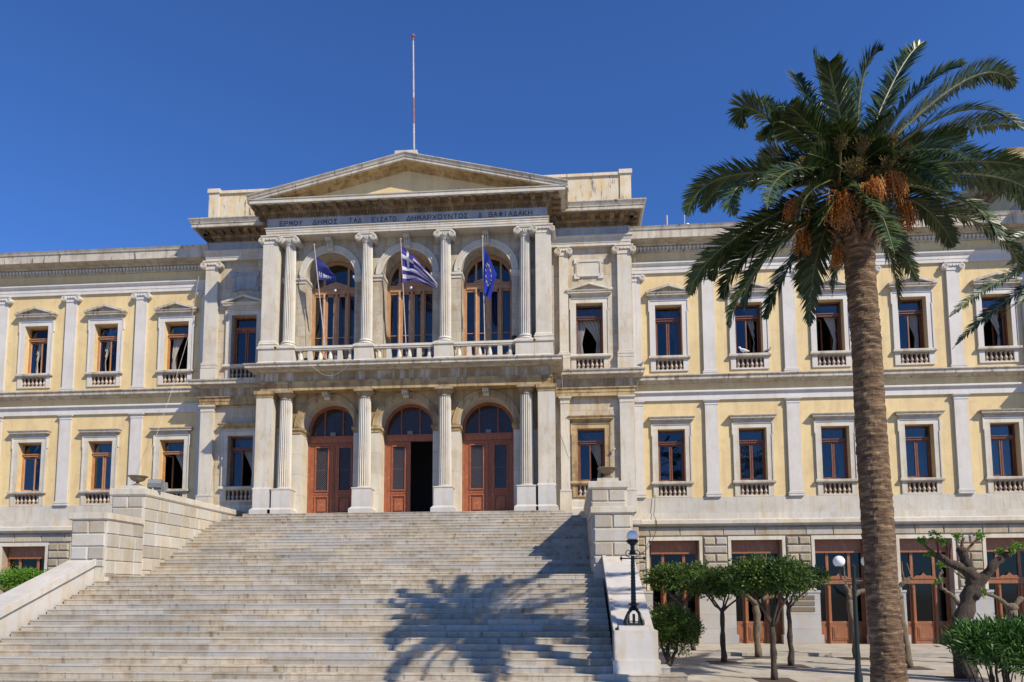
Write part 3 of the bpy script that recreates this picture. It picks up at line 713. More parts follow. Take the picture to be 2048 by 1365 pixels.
for x in (-5.25, -1.75, 1.75, 5.25):
    column(x, 0); column(x*.995, 1)
for s in (-1, 1):
    x = s*6.10
    mb = MB(); mb.box(-.35, .35, -.36, YP+.9, 1.13, 5.06); o = mb.build('corner_pier', 'marble', hall, loc=(x, 0, 0))
    mb = MB(); mb.mould([(0, 5.04), (.02, 5.08), (.02, 5.12), (.06, 5.18), (.08, 5.22), (.08, 5.30), (.085, 5.358)], -.35, .35, -.36, YP+.9); mb.build('capital', 'patina_light', o)
    mb = MB(); mb.box(-.36, .36, -.43, YP+.9, .26, 1.05); mb.mould([(.03, 1.05), (.03, 1.08), (.0, 1.14)], -.37, .37, -.40, YP+.9); mb.mould([(.10, 0), (.10, .17), (.06, .20), (0, .262)], -.35, .37, -.44, YP+.9); mb.build('pedestal', 'smooth', o)
    x = s*6.02
    mb = MB(); mb.box(-.33, .33, -.34, YP+.9, 7.6, 12.02); o = mb.build('corner_pier', 'marble', hall, loc=(x, 0, 0))
    mb = MB(); mb.mould([(.07, 7.325), (.07, 7.40), (.09, 7.43), (.05, 7.49), (.05, 7.52), (.03, 7.58), (.002, 7.62)], -.33, .33, -.34, YP+.9); mb.build('base', 'marble', o)
    mb = MB(); ionic(mb, 0, -.33, .5, 12.385, .30, .37); mb.build('capital', 'marble', o)
    mb = MB(); mb.box(-.39, .39, -.42, YP+.9, 6.44, 7.20); mb.mould([(.0, 7.19), (.05, 7.21), (.05, 7.28), (.03, 7.32)], -.39, .39, -.42, YP+.9); mb.mould([(.04, 6.43), (.04, 6.60), (0, 6.66)], -.39, .39, -.42, YP+.9); mb.build('pedestal', 'marble', o)

# ---- lower entablature and balcony
mb = MB(); mb.mould([(0, 5.362), (0, 5.50), (.015, 5.505), (.015, 5.64), (.06, 5.68), (.07, 5.75), (-.02, 5.77)], -6.30, 6.30, -.34, 1.2); mb.build('architrave', 'patina_light', hall)
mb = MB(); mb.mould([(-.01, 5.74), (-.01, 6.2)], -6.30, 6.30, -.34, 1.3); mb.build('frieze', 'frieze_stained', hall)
mb = MB(); mb.mould([(-.01, 6.17), (.04, 6.18), (.10, 6.22), (.18, 6.23), (.52, 6.245), (.52, 6.345), (.57, 6.38), (.58, 6.425), (0, 6.44)], -6.25, 6.25, -.38, 1.35); mb.build('balcony_slab', 'trimdirty', hall)
BX = [-6.02, -5.224, -1.741, 1.741, 5.224, 6.02]
for i in range(1, 4):
    a, b = BX[i]+.42, BX[i+1]-.42
    mb = MB(); mb.box(a, b, -.32, -.06, 6.445, 6.69); mb.box(a, b, -.30, -.08, 7.15, 7.22); mb.box(a, b, -.33, -.05, 7.222, 7.32)
    o = mb.build('balcony_balustrade', 'marble', hall)
    n = 6
    for j in range(n):
        x = a+(b-a)*(j+.5)/n; mb = MB()
        if j in (1, 4): mb.box(x-.10, x+.10, -.27, -.11, 6.692, 7.148)
        else:
            mb.box(x-.09, x+.09, -.28, -.10, 6.692, 6.74); mb.box(x-.07, x+.07, -.26, -.12, 7.09, 7.148)
            mb.lathe(x, -.19, [(.10, 6.74), (.105, 6.80), (.09, 6.9), (.06, 7.02), (.055, 7.09)], 10)
        mb.build('baluster', 'marble', o)

# ---- upper entablature, pediment
mb = MB(); mb.mould([(0, 12.387), (0, 12.48), (.015, 12.483), (.015, 12.59), (.03, 12.593), (.03, 12.67), (.07, 12.70), (.07, 12.73), (-.02, 12.74)], -6.22, 6.22, -.34, 2); mb.build('architrave', 'marble', hall)
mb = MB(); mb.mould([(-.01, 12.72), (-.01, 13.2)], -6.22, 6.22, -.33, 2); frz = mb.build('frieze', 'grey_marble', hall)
mb = MB(); mb.mould([(-.01, 13.17), (.04, 13.18), (.04, 13.31), (.11, 13.33), (.11, 13.36), (.18, 13.37), (.18, 13.53), (.5, 13.54)], -6.22, 6.22, -.33, 2.2)
n = 96
for i in range(n): x = -6.25+12.5*i/n; mb.box(x, x+.075, -.44, -.372, 13.20, 13.30)
n = 27
for i in range(n):
    x = -6.72+13.25*i/(n-1); mb.box(x, x+.20, -.86, -.512, 13.41, 13.532); mb.box(x+.03, x+.17, -.89, -.862, 13.43, 13.52)
for s in (-1, 1):
    for i in range(6):
        y = -.35+i*.47; xx = 6.402 if s > 0 else -6.80; mb.box(xx, xx+.395, y, y+.2, 13.41, 13.532)
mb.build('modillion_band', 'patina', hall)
mb = MB(); mb.mould([(.45, 13.545), (.66, 13.546), (.66, 13.69), (.69, 13.70), (.70, 13.735), (-.1, 13.75)], -6.22, 6.22, -.33, 2.2); crown = [mb.build('cornice', 'marble', hall)]
SL = (15.50-13.86)/6.98
def rake(s, prof, x_end, mb, ztip):
    """raking moulding: prof = (y, dz) section carried up the slope"""
    k = len(prof); n = len(mb.v)
    for y, dz in prof: mb.v.append((s*x_end, y, ztip+dz))
    for y, dz in prof: mb.v.append((0, y, ztip+dz+SL*x_end))
    for i in range(k):
        j = (i+1) % k; mb.face(n+i, n+j, n+k+j, n+k+i)
    mb.face(*range(n, n+k)); mb.face(*range(n+2*k-1, n+k-1, -1))
for s in (-1, 1):
    mb = MB(); rake(s, [(-.90, -.13), (-.99, -.115), (-.99, -.01), (-1.02, .0), (-1.04, .07), (-1.09, .14), (-1.09, .17), (-.6, .20), (2.2, .20), (2.2, -.13)], 6.98, mb, 13.735); mb.build('raking_cornice', 'trimdirty', hall)
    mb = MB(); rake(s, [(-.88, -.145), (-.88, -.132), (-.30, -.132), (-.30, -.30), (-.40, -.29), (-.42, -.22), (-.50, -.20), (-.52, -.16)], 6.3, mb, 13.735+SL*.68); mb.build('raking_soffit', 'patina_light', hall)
mb = MB(); mb.extr([(-6.2, 13.74), (6.2, 13.74), (0, 13.74+SL*6.2)], -.36, .3); mb.build('tympanum', 'yellow', hall)
mb = MB(); mb.extr([(-6.9, 13.75), (6.9, 13.75), (0, 13.74+SL*6.9)], 2.2, 9); mb.build('gable_wall', 'attic', hall)
mb = MB(); mb.box(-.45, .52, -.98, -.1, 15.42, 15.66); mb.build('apex_block', 'marble', hall)
# the crowning members sit a hand's breadth off the arcade's axis
for o in hall.children:
    if o.name.split('.')[0] in ('raking_cornice', 'raking_soffit', 'tympanum', 'apex_block') or o in crown: o.location.x = .12
# stained block joints across the soffit of the rake
# ---- inscription
GL = {'Ε': [[(1, 0), (0, 0), (0, 1), (1, 1)], [(0, .5), (.8, .5)]], 'Ρ': [[(0, 0), (0, 1), (.7, 1), (.95, .85), (.95, .62), (.7, .47), (0, .47)]],
      'Μ': [[(0, 0), (.1, 1), (.5, .3), (.9, 1), (1, 0)]], 'Ο': [[(.5+.5*math.cos(i*math.pi/8), .5+.5*math.sin(i*math.pi/8)) for i in range(17)]],
      'Υ': [[(0, 1), (.5, .5), (1, 1)], [(.5, .5), (.5, 0)]], 'Δ': [[(0, 0), (.5, 1), (1, 0), (0, 0)]], 'Η': [[(0, 0), (0, 1)], [(1, 0), (1, 1)], [(0, .5), (1, .5)]],
      'Σ': [[(.85, .95), (.1, .95), (.55, .5), (.1, .05), (.85, .05)]], 'Τ': [[(0, 1), (1, 1)], [(.5, 1), (.5, 0)]], 'Α': [[(0, 0), (.5, 1), (1, 0)], [(.2, .38), (.8, .38)]],
      'Ι': [[(.5, 0), (.5, 1)]], 'Χ': [[(0, 0), (1, 1)], [(0, 1), (1, 0)]], 'Ν': [[(0, 0), (0, 1), (1, 0), (1, 1)]], 'Β': [[(0, 0), (0, 1), (.75, .95), (.85, .75), (.7, .53), (0, .5)], [(.7, .53), (.95, .35), (.85, .08), (0, 0)]],
      'Φ': [[(.5, 0), (.5, 1)], [(.5+.48*math.cos(i*math.pi/8), .5+.3*math.sin(i*math.pi/8)) for i in range(17)]], 'Κ': [[(0, 0), (0, 1)], [(.85, 1), (.05, .5), (.95, 0)]]}
def strokes(mb, text, x0, x1, z0, h, wfn, th=.016, lw=.7):
    """write text as thin raised strokes between x0 and x1; wfn maps (x,z) to a 3-D point"""
    n = len(text); adv = (x1-x0)/max(n-.25, 1)
    for i, ch in enumerate(text):
        if ch not in GL: continue
        for st in GL[ch]:
            pts = [(x0+adv*(i+p[0]*lw), z0+h*p[1]) for p in st]
            for (ax, az), (bx, bz) in zip(pts, pts[1:]):
                dx, dz = bx-ax, bz-az; L = math.hypot(dx, dz) or 1; nx, nz = -dz/L*th, dx/L*th; ex, ez = dx/L*th*.6, dz/L*th*.6
                q = [(ax-ex-nx, az-ez-nz), (bx+ex-nx, bz+ez-nz), (bx+ex+nx, bz+ez+nz), (ax-ex+nx, az-ez+nz)]
                base = len(mb.v)
                mb.v += [tuple(wfn(*p, 0)) for p in q]+[tuple(wfn(*p, 1)) for p in q]
                mb.face(base, base+3, base+2, base+1); mb.face(base+4, base+5, base+6, base+7)
                for a in range(4): b = (a+1) % 4; mb.face(base+a, base+b, base+4+b, base+4+a)
mb = MB()
fx = lambda p: -6.3+(p-120)*12.6/1773
for wd, a, b in (('ΕΡΜΟΥ', 215, 358), ('ΔΗΜΟΣ', 425, 583), ('ΤΑΔ', 655, 735), ('ΕΙΣΑΤΟ', 800, 950), ('ΔΗΜΑΡΧΟΥΝΤΟΣ', 1018, 1397), ('Δ', 1462, 1488), ('ΒΑΦΙΑΔΑΚΗ', 1525, 1790)):
    mb = MB(); strokes(mb, wd, fx(a), fx(b), 12.84, .20, lambda x, z, k: (x, -.3195-.006*k, z), .0155)
    mb.build('inscribed_word', 'text', frz)

# ---- portico doors
def lattice(mb, x0, x1, z0, z1, y, step=.085, t=.006, clip=None):
    k = z0-(x1-x0)-step
    for sgn in (1, -1):
        c = -(x1-x0)-(z1-z0)
        while c < (x1-x0)+(z1-z0):
            # line z = z0 + sgn*(x-x0) + c clipped to the rectangle
            pts = []
            for x in (x0, x1):
                z = z0+sgn*(x-x0)+c
                if z0 <= z <= z1: pts.append((x, z))
            for z in (z0, z1):
                x = x0+sgn*(z-z0-c)
                if x0 < x < x1: pts.append((x, z))
            if len(pts) >= 2:
                a, b = pts[0], pts[1]
                if clip:
                    (cx, cz, r) = clip; seg = []
                    for i in range(41):
                        q = (a[0]+(b[0]-a[0])*i/40, a[1]+(b[1]-a[1])*i/40)
                        if math.hypot(q[0]-cx, q[1]-cz) < r: seg.append(q)
                    if len(seg) > 1: a, b = seg[0], seg[-1]
                    else: a = None
                if a: mb.tube([(a[0], y, a[1]), (b[0], y, b[1])], t, 4, False)
            c += step
def arch_ring(mb, r0, r1, zs, y0, y1, N=32):
    n = len(mb.v)
    for i in range(N+1):
        a = math.pi*i/N; ca, sa = -math.cos(a), math.sin(a)
        mb.v += [(r0*ca, y0, zs+r0*sa), (r1*ca, y0, zs+r1*sa), (r1*ca, y1, zs+r1*sa), (r0*ca, y1, zs+r0*sa)]
    for i in range(N):
        for j in range(4): l = (j+1) % 4; mb.face(n+4*i+j, n+4*i+l, n+4*i+4+l, n+4*i+4+j)
def half_disc(mb, r, zs, y0, y1, N=32):
    mb.extr([(-r*math.cos(math.pi*i/N), zs+r*math.sin(math.pi*i/N)) for i in range(N+1)], y0, y1)
for di, x in enumerate(AX):
    mb = MB(); y = 1.21
    mb.box(-1.172, -1.06, y, y+.14, 0, 3.64); mb.box(1.06, 1.172, y, y+.14, 0, 3.64); mb.box(-1.06, 1.06, y-.02, y+.14, 3.36, 3.64); mb.box(-1.06, 1.06, y-.05, y+.14, 3.60, 3.66)
    mb.box(-1.172, -1.06, y, y+.14, 3.642, 3.87); mb.box(1.06, 1.172, y, y+.14, 3.642, 3.87)
    arch_ring(mb, 1.05, 1.172, 3.87, y, y+.14)
    for s in (-.42, .42): mb.box(s-.03, s+.03, y+.02, y+.1, 3.66, 3.87+math.sqrt(1.05**2-.42**2)); mb.tube([(s, y+.01, 3.7), (s, y+.01, 4.75)], .03, 6)
    o = mb.build('portal', 'door', hall, loc=(x, 0, 0))
    if di == 1: o['label'] = 'central portal with its right leaf standing open'
    mb = MB(); half_disc(mb, 1.06, 3.85, y+.08, y+.085); mb.box(-1.06, 1.06, y+.079, y+.086, 3.64, 3.85); mb.build('pane', 'glass', o)
    mb = MB(); lattice(mb, -1.04, 1.04, 3.66, 4.9, y+.05, .11, .008, (0, 3.87, 1.05)); mb.build('lattice', 'lattice', o)
    def leaf(s):
        mb = MB(); W_ = 1.055
        gx0, gx1 = .26, .80
        mb.box(0, gx0, 0, .06, .02, 3.35); mb.box(gx1, W_, 0, .06, .02, 3.35); mb.box(gx0, gx1, 0, .06, 3.13, 3.35); mb.box(gx0, gx1, 0, .06, .96, 1.2); mb.box(gx0, gx1, .02, .05, .02, .96)
        for a, b, c, d in ((gx0-.06, gx0, .12, .96), (gx1, gx1+.06, .12, .96), (gx0, gx1, .90, .96), (gx0, gx1, .12, .18)): mb.box(a, b, -.035, -.0005, c, d)
        mb.box(gx0+.07, gx1-.07, -.022, .0199, .26, .82)
        for a, b, c, d in ((gx0-.05, gx0, 1.15, 3.18), (gx1, gx1+.05, 1.15, 3.18), (gx0, gx1, 3.13, 3.18), (gx0, gx1, 1.15, 1.2)): mb.box(a, b, -.045, -.0005, c, d)
        mb.box(gx0-.09, gx1+.09, -.02, -.0005, 1.02, 1.08)
        mb.box(.02, W_-.02, -.03, -.0005, 3.22, 3.27); mb.box(W_-.05, W_+.01, -.03, -.0006, .02, 3.2)
        return mb, gx0, gx1
    for s in (-1, 1):
        an = 0 if not (di == 1 and s == 1) else 84
        mb, gx0, gx1 = leaf(s)
        if s == 1: mb.v = [(-a, b, c) for a, b, c in mb.v]
        loc = (s*1.058, y+.03, 0); rot = (0, 0, R(an)*-1 if s == 1 else 0)
        l = mb.build('door_leaf', 'door', o, loc=loc); l.rotation_euler = rot
        mb = MB(); q = sorted((-s*gx0, -s*gx1))
        mb.box(q[0], q[1], .03, .036, 1.2, 3.13); pn = mb.build('pane', 'glass', o, loc=loc); pn.rotation_euler = rot
        mb = MB(); lattice(mb, q[0], q[1], 1.2, 3.13, .005, .10, .008); mb.box(q[0], q[1], .01, .03, 2.12, 2.15)
        lt = mb.build('lattice', 'lattice', o, loc=loc); lt.rotation_euler = rot
        mb = MB(); kx = -s*1.0; mb.ball((kx, -.06, 1.45), .03, 10, 6); mb.tube([(kx, 0, 1.45), (kx, -.06, 1.45)], .012, 6); k = mb.build('handle', 'bronze', o, loc=loc); k.rotation_euler = rot
    mb = MB(); mb.box(-.12, .12, -.14, -.04, 3.66, 3.80); mb.box(-.10, .10, -.16, -.141, 3.67, 3.74); k = mb.build('door_lamp', 'greybox', o, loc=(0, y-.0, 0))
# ---- arched balcony windows
for x in AX:
    mb = MB(); y = 1.16
    mb.box(-1.118, -.98, y, y+.14, 6.44, 10.7); mb.box(.98, 1.118, y, y+.14, 6.44, 10.7)
    mb.box(-.98, .98, y-.03, y+.14, 10.24, 10.46); mb.box(-1.0, 1.0, y-.07, y+.14, 10.46, 10.52); arch_ring(mb, .97, 1.118, 10.7, y, y+.14)
    mb.extr([(-.62, 10.52), (.62, 10.52), (0, 10.72)], y-.05, y+.02); mb.extr([(-.66, 10.521), (-.66, 10.57), (0, 10.79), (.66, 10.57), (.66, 10.521), (.58, 10.53), (0, 10.70), (-.58, 10.53)], y-.09, y+.02)
    for s in (-.56, .56): mb.box(s-.08, s+.08, y-.02, y+.12, 6.44, 10.24); mb.box(s-.045, s+.045, y, y+.12, 10.46, 10.7+math.sqrt(.97**2-.56**2)); mb.lathe(s, y-.03, [(.05, 6.5), (.045, 10.0), (.07, 10.1), (.07, 10.24)], 10)
    mb.box(-.06, .06, y-.01, y+.1, 6.44, 10.24)
    for a, b in ((-.48, -.06), (.06, .48)):
        mb.box(a, a+.07, y+.02, y+.09, 6.44, 10.24); mb.box(b-.07, b, y+.02, y+.09, 6.44, 10.24); mb.box(a, b, y+.02, y+.09, 10.14, 10.24); mb.box(a, b, y+.02, y+.09, 6.44, 7.25)
    for a, b in ((-.98, -.64), (.64, .98)): mb.box(a, b, y+.02, y+.09, 10.14, 10.24); mb.box(a, b, y+.02, y+.09, 6.44, 7.25)
    mb.box(-.98, .98, y+.03, y+.07, 8.2, 8.23)
    o = mb.build('arched_window', 'frame_arch', hall, loc=(x, 0, 0))
    mb = MB(); half_disc(mb, 1.0, 10.68, y+.08, y+.085); mb.box(-1., 1., y+.079, y+.086, 7.2, 10.68); mb.build('pane', 'glass', o)
    mb = MB(); mb.ball((0, y-.17, 10.36), .075, 14, 10); mb.tube([(0, y-.03, 10.44), (0, y-.17, 10.44), (0, y-.17, 10.40)], .012, 6); mb.build('globe_lamp', 'globe', o, True)
    mb = MB()
    nx = 60
    for j in range(2):
        for i in range(nx+1): u = i/nx; mb.v.append((-.95+1.9*u, 1.60+.05*math.sin(u*70)+.02*math.sin(u*23), 6.6+j*3.7))
    for i in range(nx): mb.face(i, i+1, nx+2+i, nx+1+i)
    mb.build('curtain', 'curtain', o, True)

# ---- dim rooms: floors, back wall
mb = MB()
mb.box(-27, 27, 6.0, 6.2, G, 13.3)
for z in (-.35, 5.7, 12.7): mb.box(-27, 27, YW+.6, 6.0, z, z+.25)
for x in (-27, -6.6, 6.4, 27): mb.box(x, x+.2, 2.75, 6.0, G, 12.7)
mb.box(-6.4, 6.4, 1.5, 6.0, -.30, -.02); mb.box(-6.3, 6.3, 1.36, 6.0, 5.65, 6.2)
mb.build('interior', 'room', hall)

# ---- right and left end pavilions (mostly outside the picture; they throw the shadow at its right edge)
for sg in (-1, 1):
    p0, p1 = sorted((sg*XE, sg*(XE+11)))
    mb = MB(); mb.box(p0, p1, 1.35, 16, G, 13.5); mb.build('pavilion_wall', 'yellow', hall)
    for z0, z1, d in ((5.16, 5.58, .1), (5.95, 6.27, .4), (12.2, 12.7, .1), (13.0, 13.5, .9), (-.45, -.2, .2)):
        mb = MB(); mb.mould([(0, z0), (d, z0+(z1-z0)*.3), (d, z1-.03), (d+.04, z1)], p0, p1, 1.35, 16.2); mb.build('pavilion_cornice', 'trimdirty', hall)
    for cx in (XE+.4, XE+10.6): mb = MB(); mb.box(sg*cx-.35, sg*cx+.35, 1.20, 1.36, G, 13.0); mb.build('pilaster', 'paint', hall)
    if sg > 0:
        # taller rear storey of the pavilion, with a deep cornice that shows over the wing roof
        mb = MB(); mb.box(28.1, 38, 3.95, 15.5, 13.4, 16.7); mb.build('pavilion_attic', 'yellow', hall)
        mb = MB(); mb.mould([(0, 15.75), (.06, 15.78), (.06, 15.98), (.28, 16.02), (.28, 16.3), (.62, 16.34), (.70, 16.42), (.70, 16.78), (.78, 16.98), (.3, 17.02)], 28.1, 38, 3.95, 15.5)
        for k in range(9): mb.box(27.50, 27.79, 4.3+k*1.2, 4.62+k*1.2, 16.12, 16.335)
        mb.build('pavilion_cornice', 'patina_light', hall)

# ================================================================== STAIRCASE
st = empty('grand_staircase', (0, -7, G), 'broad flight of worn cream marble steps with rusticated side walls below the portico', 'staircase')
st.location = (0, 0, 0)
def run(mb, x0, x1, y0, y1, z0, z1, lo=.9, hi=2.6, rnd=random):
    x = x0
    while x < x1-.01:
        nx = x+rnd.uniform(lo, hi)
        if x1-nx < .5: nx = x1
        j = rnd.uniform(-.008, .008); k = rnd.uniform(-.006, .004)
        # slab with a rounded nosing that oversails the riser
        zt = z1+k; yf = y0+j
        poly = [(yf+.012, z0), (yf+.012, zt-.040), (yf+.002, zt-.036), (yf, zt-.020), (yf+.003, zt-.006), (yf+.012, zt), (y1, zt), (y1, z0)]
        mb.extr(poly, x+.0012, nx-.0012, 'x')
        x = nx
mb = MB()
TU = .288
def yk(k): return -.55-TU*k if k < 20 else -7.98-.3298*(k-20)
for k in range(0, 41):
    z1 = -RH*k; y0 = yk(k); y1 = y0+.62 if k not in (0, 20) else (y0+1.75 if k == 20 else 1.2)
    xe = 7.68
    if k == 0: xe = 6.82
    if k == 1: xe = 7.15; y1 = y0+.75
    if k == 2: xe = 7.5; y1 = y0+.9
    if k == 3: y1 = y0+2.4
    if k >= 20: xe = 7.97
    if k == 36: xe = 9.22
    if k == 37: xe = 9.55
    if k >= 38: xe = 9.55+.32*(k-37)
    run(mb, -xe, xe, y0, y1, z1-RH-.02, z1)
mb.build('steps', 'step', st)
mb = MB(); mb.extr([(1.3, G), (1.3, -.6), (-.8, -.6), (-6.5, -3.1), (-8.2, -3.1), (-14.0, G)], -7.6, 7.6, 'x'); mb.build('stair_core', 'rust_warm', st)
def rusty_side(mb, x, face, y0, y1, z0, z1, ch, lo=.55, hi=1.15, b=.025, d=.035):
    z = z1; k = 0
    while z > z0+.02:
        zb = max(z-ch, z0); y = y0-(.3 if k % 2 else 0)
        while y < y1-.01:
            ny = min(y+random.uniform(lo, hi), y1)
            if y1-ny < .3: ny = y1
            ya = max(y, y0)
            if face == '+x': mb.block(x-.01, x+d, ya+.005, ny-.005, zb+.006, z-.006, b, '+x')
            else: mb.block(x-d, x+.01, ya+.005, ny-.005, zb+.006, z-.006, b, '-x')
            y = ny
        z = zb; k += 1
def rusty_front(mb, x0, x1, y, z0, z1, ch, b=.03, d=.035):
    z = z1; k = 0
    while z > z0+.02:
        zb = max(z-ch, z0)
        cuts = [x0, x1] if k % 2 == 1 else [x0, x0+(x1-x0)*.5, x1]
        for p, q in zip(cuts, cuts[1:]): mb.block(p+.015, q-.015, y-d, y+.01, zb+.012, z-.012, b, '-y')
        z = zb; k += 1
for sg in (-1, 1):
    xi, xo = 7.72, 8.86
    q = sorted((sg*xi, sg*xo))
    # upper tier
    mb = MB(); mb.box(q[0], q[1], -6.22, 1.45, -2.8, .05); mb.box(q[0]+.002, q[1]-.002, -8.2, -6.21, G, -.98); mb.box(q[0]+.004, q[1]-.004, -6.21, 1.45, G, -2.79); o = mb.build('side_wall', 'marble', st)
    mb = MB()
    fin, fout = ('-x', '+x') if sg > 0 else ('+x', '-x')
    rusty_side(mb, sg*xi, fin, -6.2, 1.3, -2.78, .03, .43); rusty_side(mb, sg*xi, fin, -8.18, -6.2, -2.78, -1.0, .43)
    rusty_side(mb, sg*xo, fout, -6.2, 1.3, G, .03, .43); rusty_side(mb, sg*xo, fout, -8.18, -6.2, G, -1.0, .43)
    rusty_front(mb, q[0], q[1], -6.22, -.8, .03, .40); rusty_front(mb, q[0], q[1], -8.2, -2.5, -1.0, .42)
    mb.build('rusticated_blocks', 'rust', o)
    mb = MB()
    mb.mould([(.02, .03), (.05, .05), (.08, .10), (.08, .29), (.07, .305)], q[0], q[1], -6.22, 1.45); mb.build('coping', 'marble', o)
    mb = MB(); mb.mould([(.02, -1.0), (.05, -.985), (.08, -.95), (.08, -.775), (.07, -.765)], q[0], q[1], -8.2, -6.3); mb.box(q[0]-.08, q[1]+.08, -6.30, -6.24, -1.0, -.765); mb.build('coping', 'marble', o)
    mb = MB(); mb.box(q[0]+.22, q[1]-.22, -6.2, -5.4, .30, .42); mb.build('urn_plinth', 'marble', o)
    # sloping parapet
    q = sorted((sg*7.99, sg*8.93)); s_ = .4
    mb = MB(); mb.extr([(-8.22, G), (-8.22, -2.42), (-13.0, -2.42-4.78*s_+.1), (-13.0, G)], q[0]+.05, q[1]-.05, 'x'); o = mb.build('sloping_parapet', 'smooth', st)
    # slab courses of the sloping coping
    mb = MB(); ya = -8.22
    while ya > -12.9:
        yb_ = max(ya-random.uniform(1.0, 1.6), -12.95)
        if yb_+12.95 < .5: yb_ = -12.95
        za, zb = -2.27+(ya+8.22)*s_, -2.27+(yb_+8.22)*s_
        mb.extr([(ya-.003, za-.15), (ya-.003, za), (yb_+.003, zb), (yb_+.003, zb-.15)], q[0]+.03, q[1]-.03, 'x')
        mb.extr([(ya-.003, za-.17), (ya-.003, za+.03), (yb_+.003, zb+.03), (yb_+.003, zb-.17)], (q[0]-.02 if sg > 0 else q[1]-.08), (q[0]+.08 if sg > 0 else q[1]+.02), 'x')
        ya = yb_
    mb.build('coping', 'smooth', o)
    # end pedestal
    mb = MB(); mb.box(q[0]-.02, q[1]+.02, -13.35, -12.6, G+.7, -4.20); mb.box(q[0]+.10, q[1]-.10, -13.2, -12.5, -4.198, -4.10); mb.box(q[0]-.06, q[1]+.06, -13.40, -12.6, G, G+.86)
    mb.build('pedestal', 'smooth', st)

# ================================================================== GROUND
mb = MB(); mb.box(-400, 400, -400, 400, G-1, G-.004); gr = mb.build('ground', 'concrete'); tag(gr, kind='structure')
mb = MB()
rg = random.Random(3)
for i in range(-2, 34):
    for j in range(-22, -3):
        x, y = 8.9+i*.9+(j % 2)*.45, j*.9+.2
        if x > 8.9: mb.box(x+.004, x+.896, y+.004, y+.896, G-.02, G+.0+rg.uniform(0, .003))
pv = mb.build('plaza_paving', 'concrete'); tag(pv, kind='structure')
for sg in (-1, 1):
    mb = MB(); x = 8.95
    while x < 30:
        a, b = sorted((sg*x, sg*(x+1.5))); mb.box(a+.004, b-.004, -2.55, -2.3, G-.02, G+.13); mb.box(a+.004, b-.004, -2.296, 1.95, G-.02, G+.125); x += 1.5
    k = mb.build('pavement', 'concrete'); tag(k, kind='structure')
# distant far side of the square behind the camera is left open to the sky

# ================================================================== URNS
def urn(x, y, z, label):
    o = empty('urn', (x, y, z), label, 'urn', 'stone urns on the stair walls')
    mb = MB(); mb.box(-.15, .15, -.15, .15, 0, .06); mb.lathe(0, 0, [(.13, .06), (.14, .09), (.07, .12), (.055, .17), (.08, .19), (.10, .20)], 20); mb.build('foot', 'urn', o, 'auto')
    mb = MB(); mb.lathe(0, 0, [(.08, .19), (.14, .20), (.22, .25), (.25, .30), (.26, .335), (.33, .36), (.345, .375), (.33, .39), (.28, .37), (.2, .31), (.05, .27)], 40, .05, 20); mb.build('bowl', 'urn', o, 'auto')
    return o
urn(8.29, -5.85, .42, 'weathered stone urn on the right stair wall in front of a ground window')
urn(-8.24, -5.80, .42, 'weathered stone urn on the left stair wall beside grey floodlights')

# ================================================================== SMALL FITTINGS
def floodlight(x, y, z, rz, label, s=1., mat='greybox'):
    o = empty('floodlight', (x, y, z), label, 'floodlight', 'floodlights on the stair walls and balcony'); o.rotation_euler = (0, 0, rz); o.scale = (s, s, s)
    mb = MB(); mb.box(-.19, .19, -.05, .05, .0, .03); mb.box(-.20, -.185, -.03, .03, 0, .22); mb.box(.185, .20, -.03, .03, 0, .22); mb.build('bracket', mat, o)
    mb = MB(); mb.extr([(-.10, .10), (-.16, .16), (-.13, .36), (.02, .34), (.10, .22), (.06, .10)], -.18, .18, 'x'); mb.build('housing', mat, o)
    mb = MB(); mb.extr([(-.165, .15), (-.175, .15), (-.145, .37), (-.135, .37)], -.16, .16, 'x'); mb.build('lens', 'glass', o)
floodlight(-7.75, -5.55, .31, R(200), 'grey floodlight on the left stair wall just behind the urn', 1.2)
floodlight(-7.95, -4.9, .31, R(165), 'second grey floodlight on the left stair wall, farther from the urn', 1.15)
floodlight(7.86, -5.45, .31, R(150), 'small dark floodlight left of the urn on the right stair wall', .6, 'iron')
floodlight(8.68, -5.4, .31, R(220), 'small dark floodlight right of the urn on the right stair wall', .6, 'iron')
floodlight(4.55, .0, 6.45, R(30), 'pale floodlight on the balcony floor between the right balusters', 1.1)
# speaker, case and parcel on the balcony
o = empty('loudspeaker', (-4.35, .12, 6.45), 'round black loudspeaker standing on the balcony behind the leftmost balusters', 'loudspeaker')
mb = MB(); mb.box(-.2, .2, -.0, .3, 0, .5); mb.build('cabinet', 'black', o)
mb = MB(); mb.tube([(0, -.04, .35), (0, .0, .35)], [.15, .11], 16); mb.build('horn', 'greybox', o)
mb = MB(); mb.box(-.17, .17, 0, .3, .0, .5); mb.box(-.18, .18, -.01, .31, .5, .53); mb.box(-.05, .05, .1, .14, .53, .57)
o = mb.build('equipment_case', 'black', loc=(-3.9, .1, 6.45)); tag(o, 'dark equipment case on the balcony beside the loudspeaker', 'case')
mb = MB(); mb.extr([(-.13, 0), (.10, 0), (.14, .5), (-.12, .56)], 0, .2); mb.cur = 1; mb.extr([(-.03, .03), (.07, .03), (.09, .25), (-.02, .28)], -.004, -.001)
o = mb.build('cloth_bag', ['dove', 'redpaint'], loc=(-3.05, .05, 6.45)); tag(o, 'white bag with a red patch on the balcony behind the left balusters', 'bag')
o = empty('balcony_lantern', (4.72, .35, 6.9), 'black lantern on a rod standing on the balcony right of the blue flag', 'lantern')
mb = MB(); mb.tube([(0, 0, -.45), (0, 0, .75)], .012, 6); mb.build('rod', 'iron', o)
mb = MB(); mb.lathe(0, 0, [(.10, .55), (.13, .58), (.12, .80), (.05, .86), (.02, .95)], 10); mb.build('lantern_body', 'iron', o)
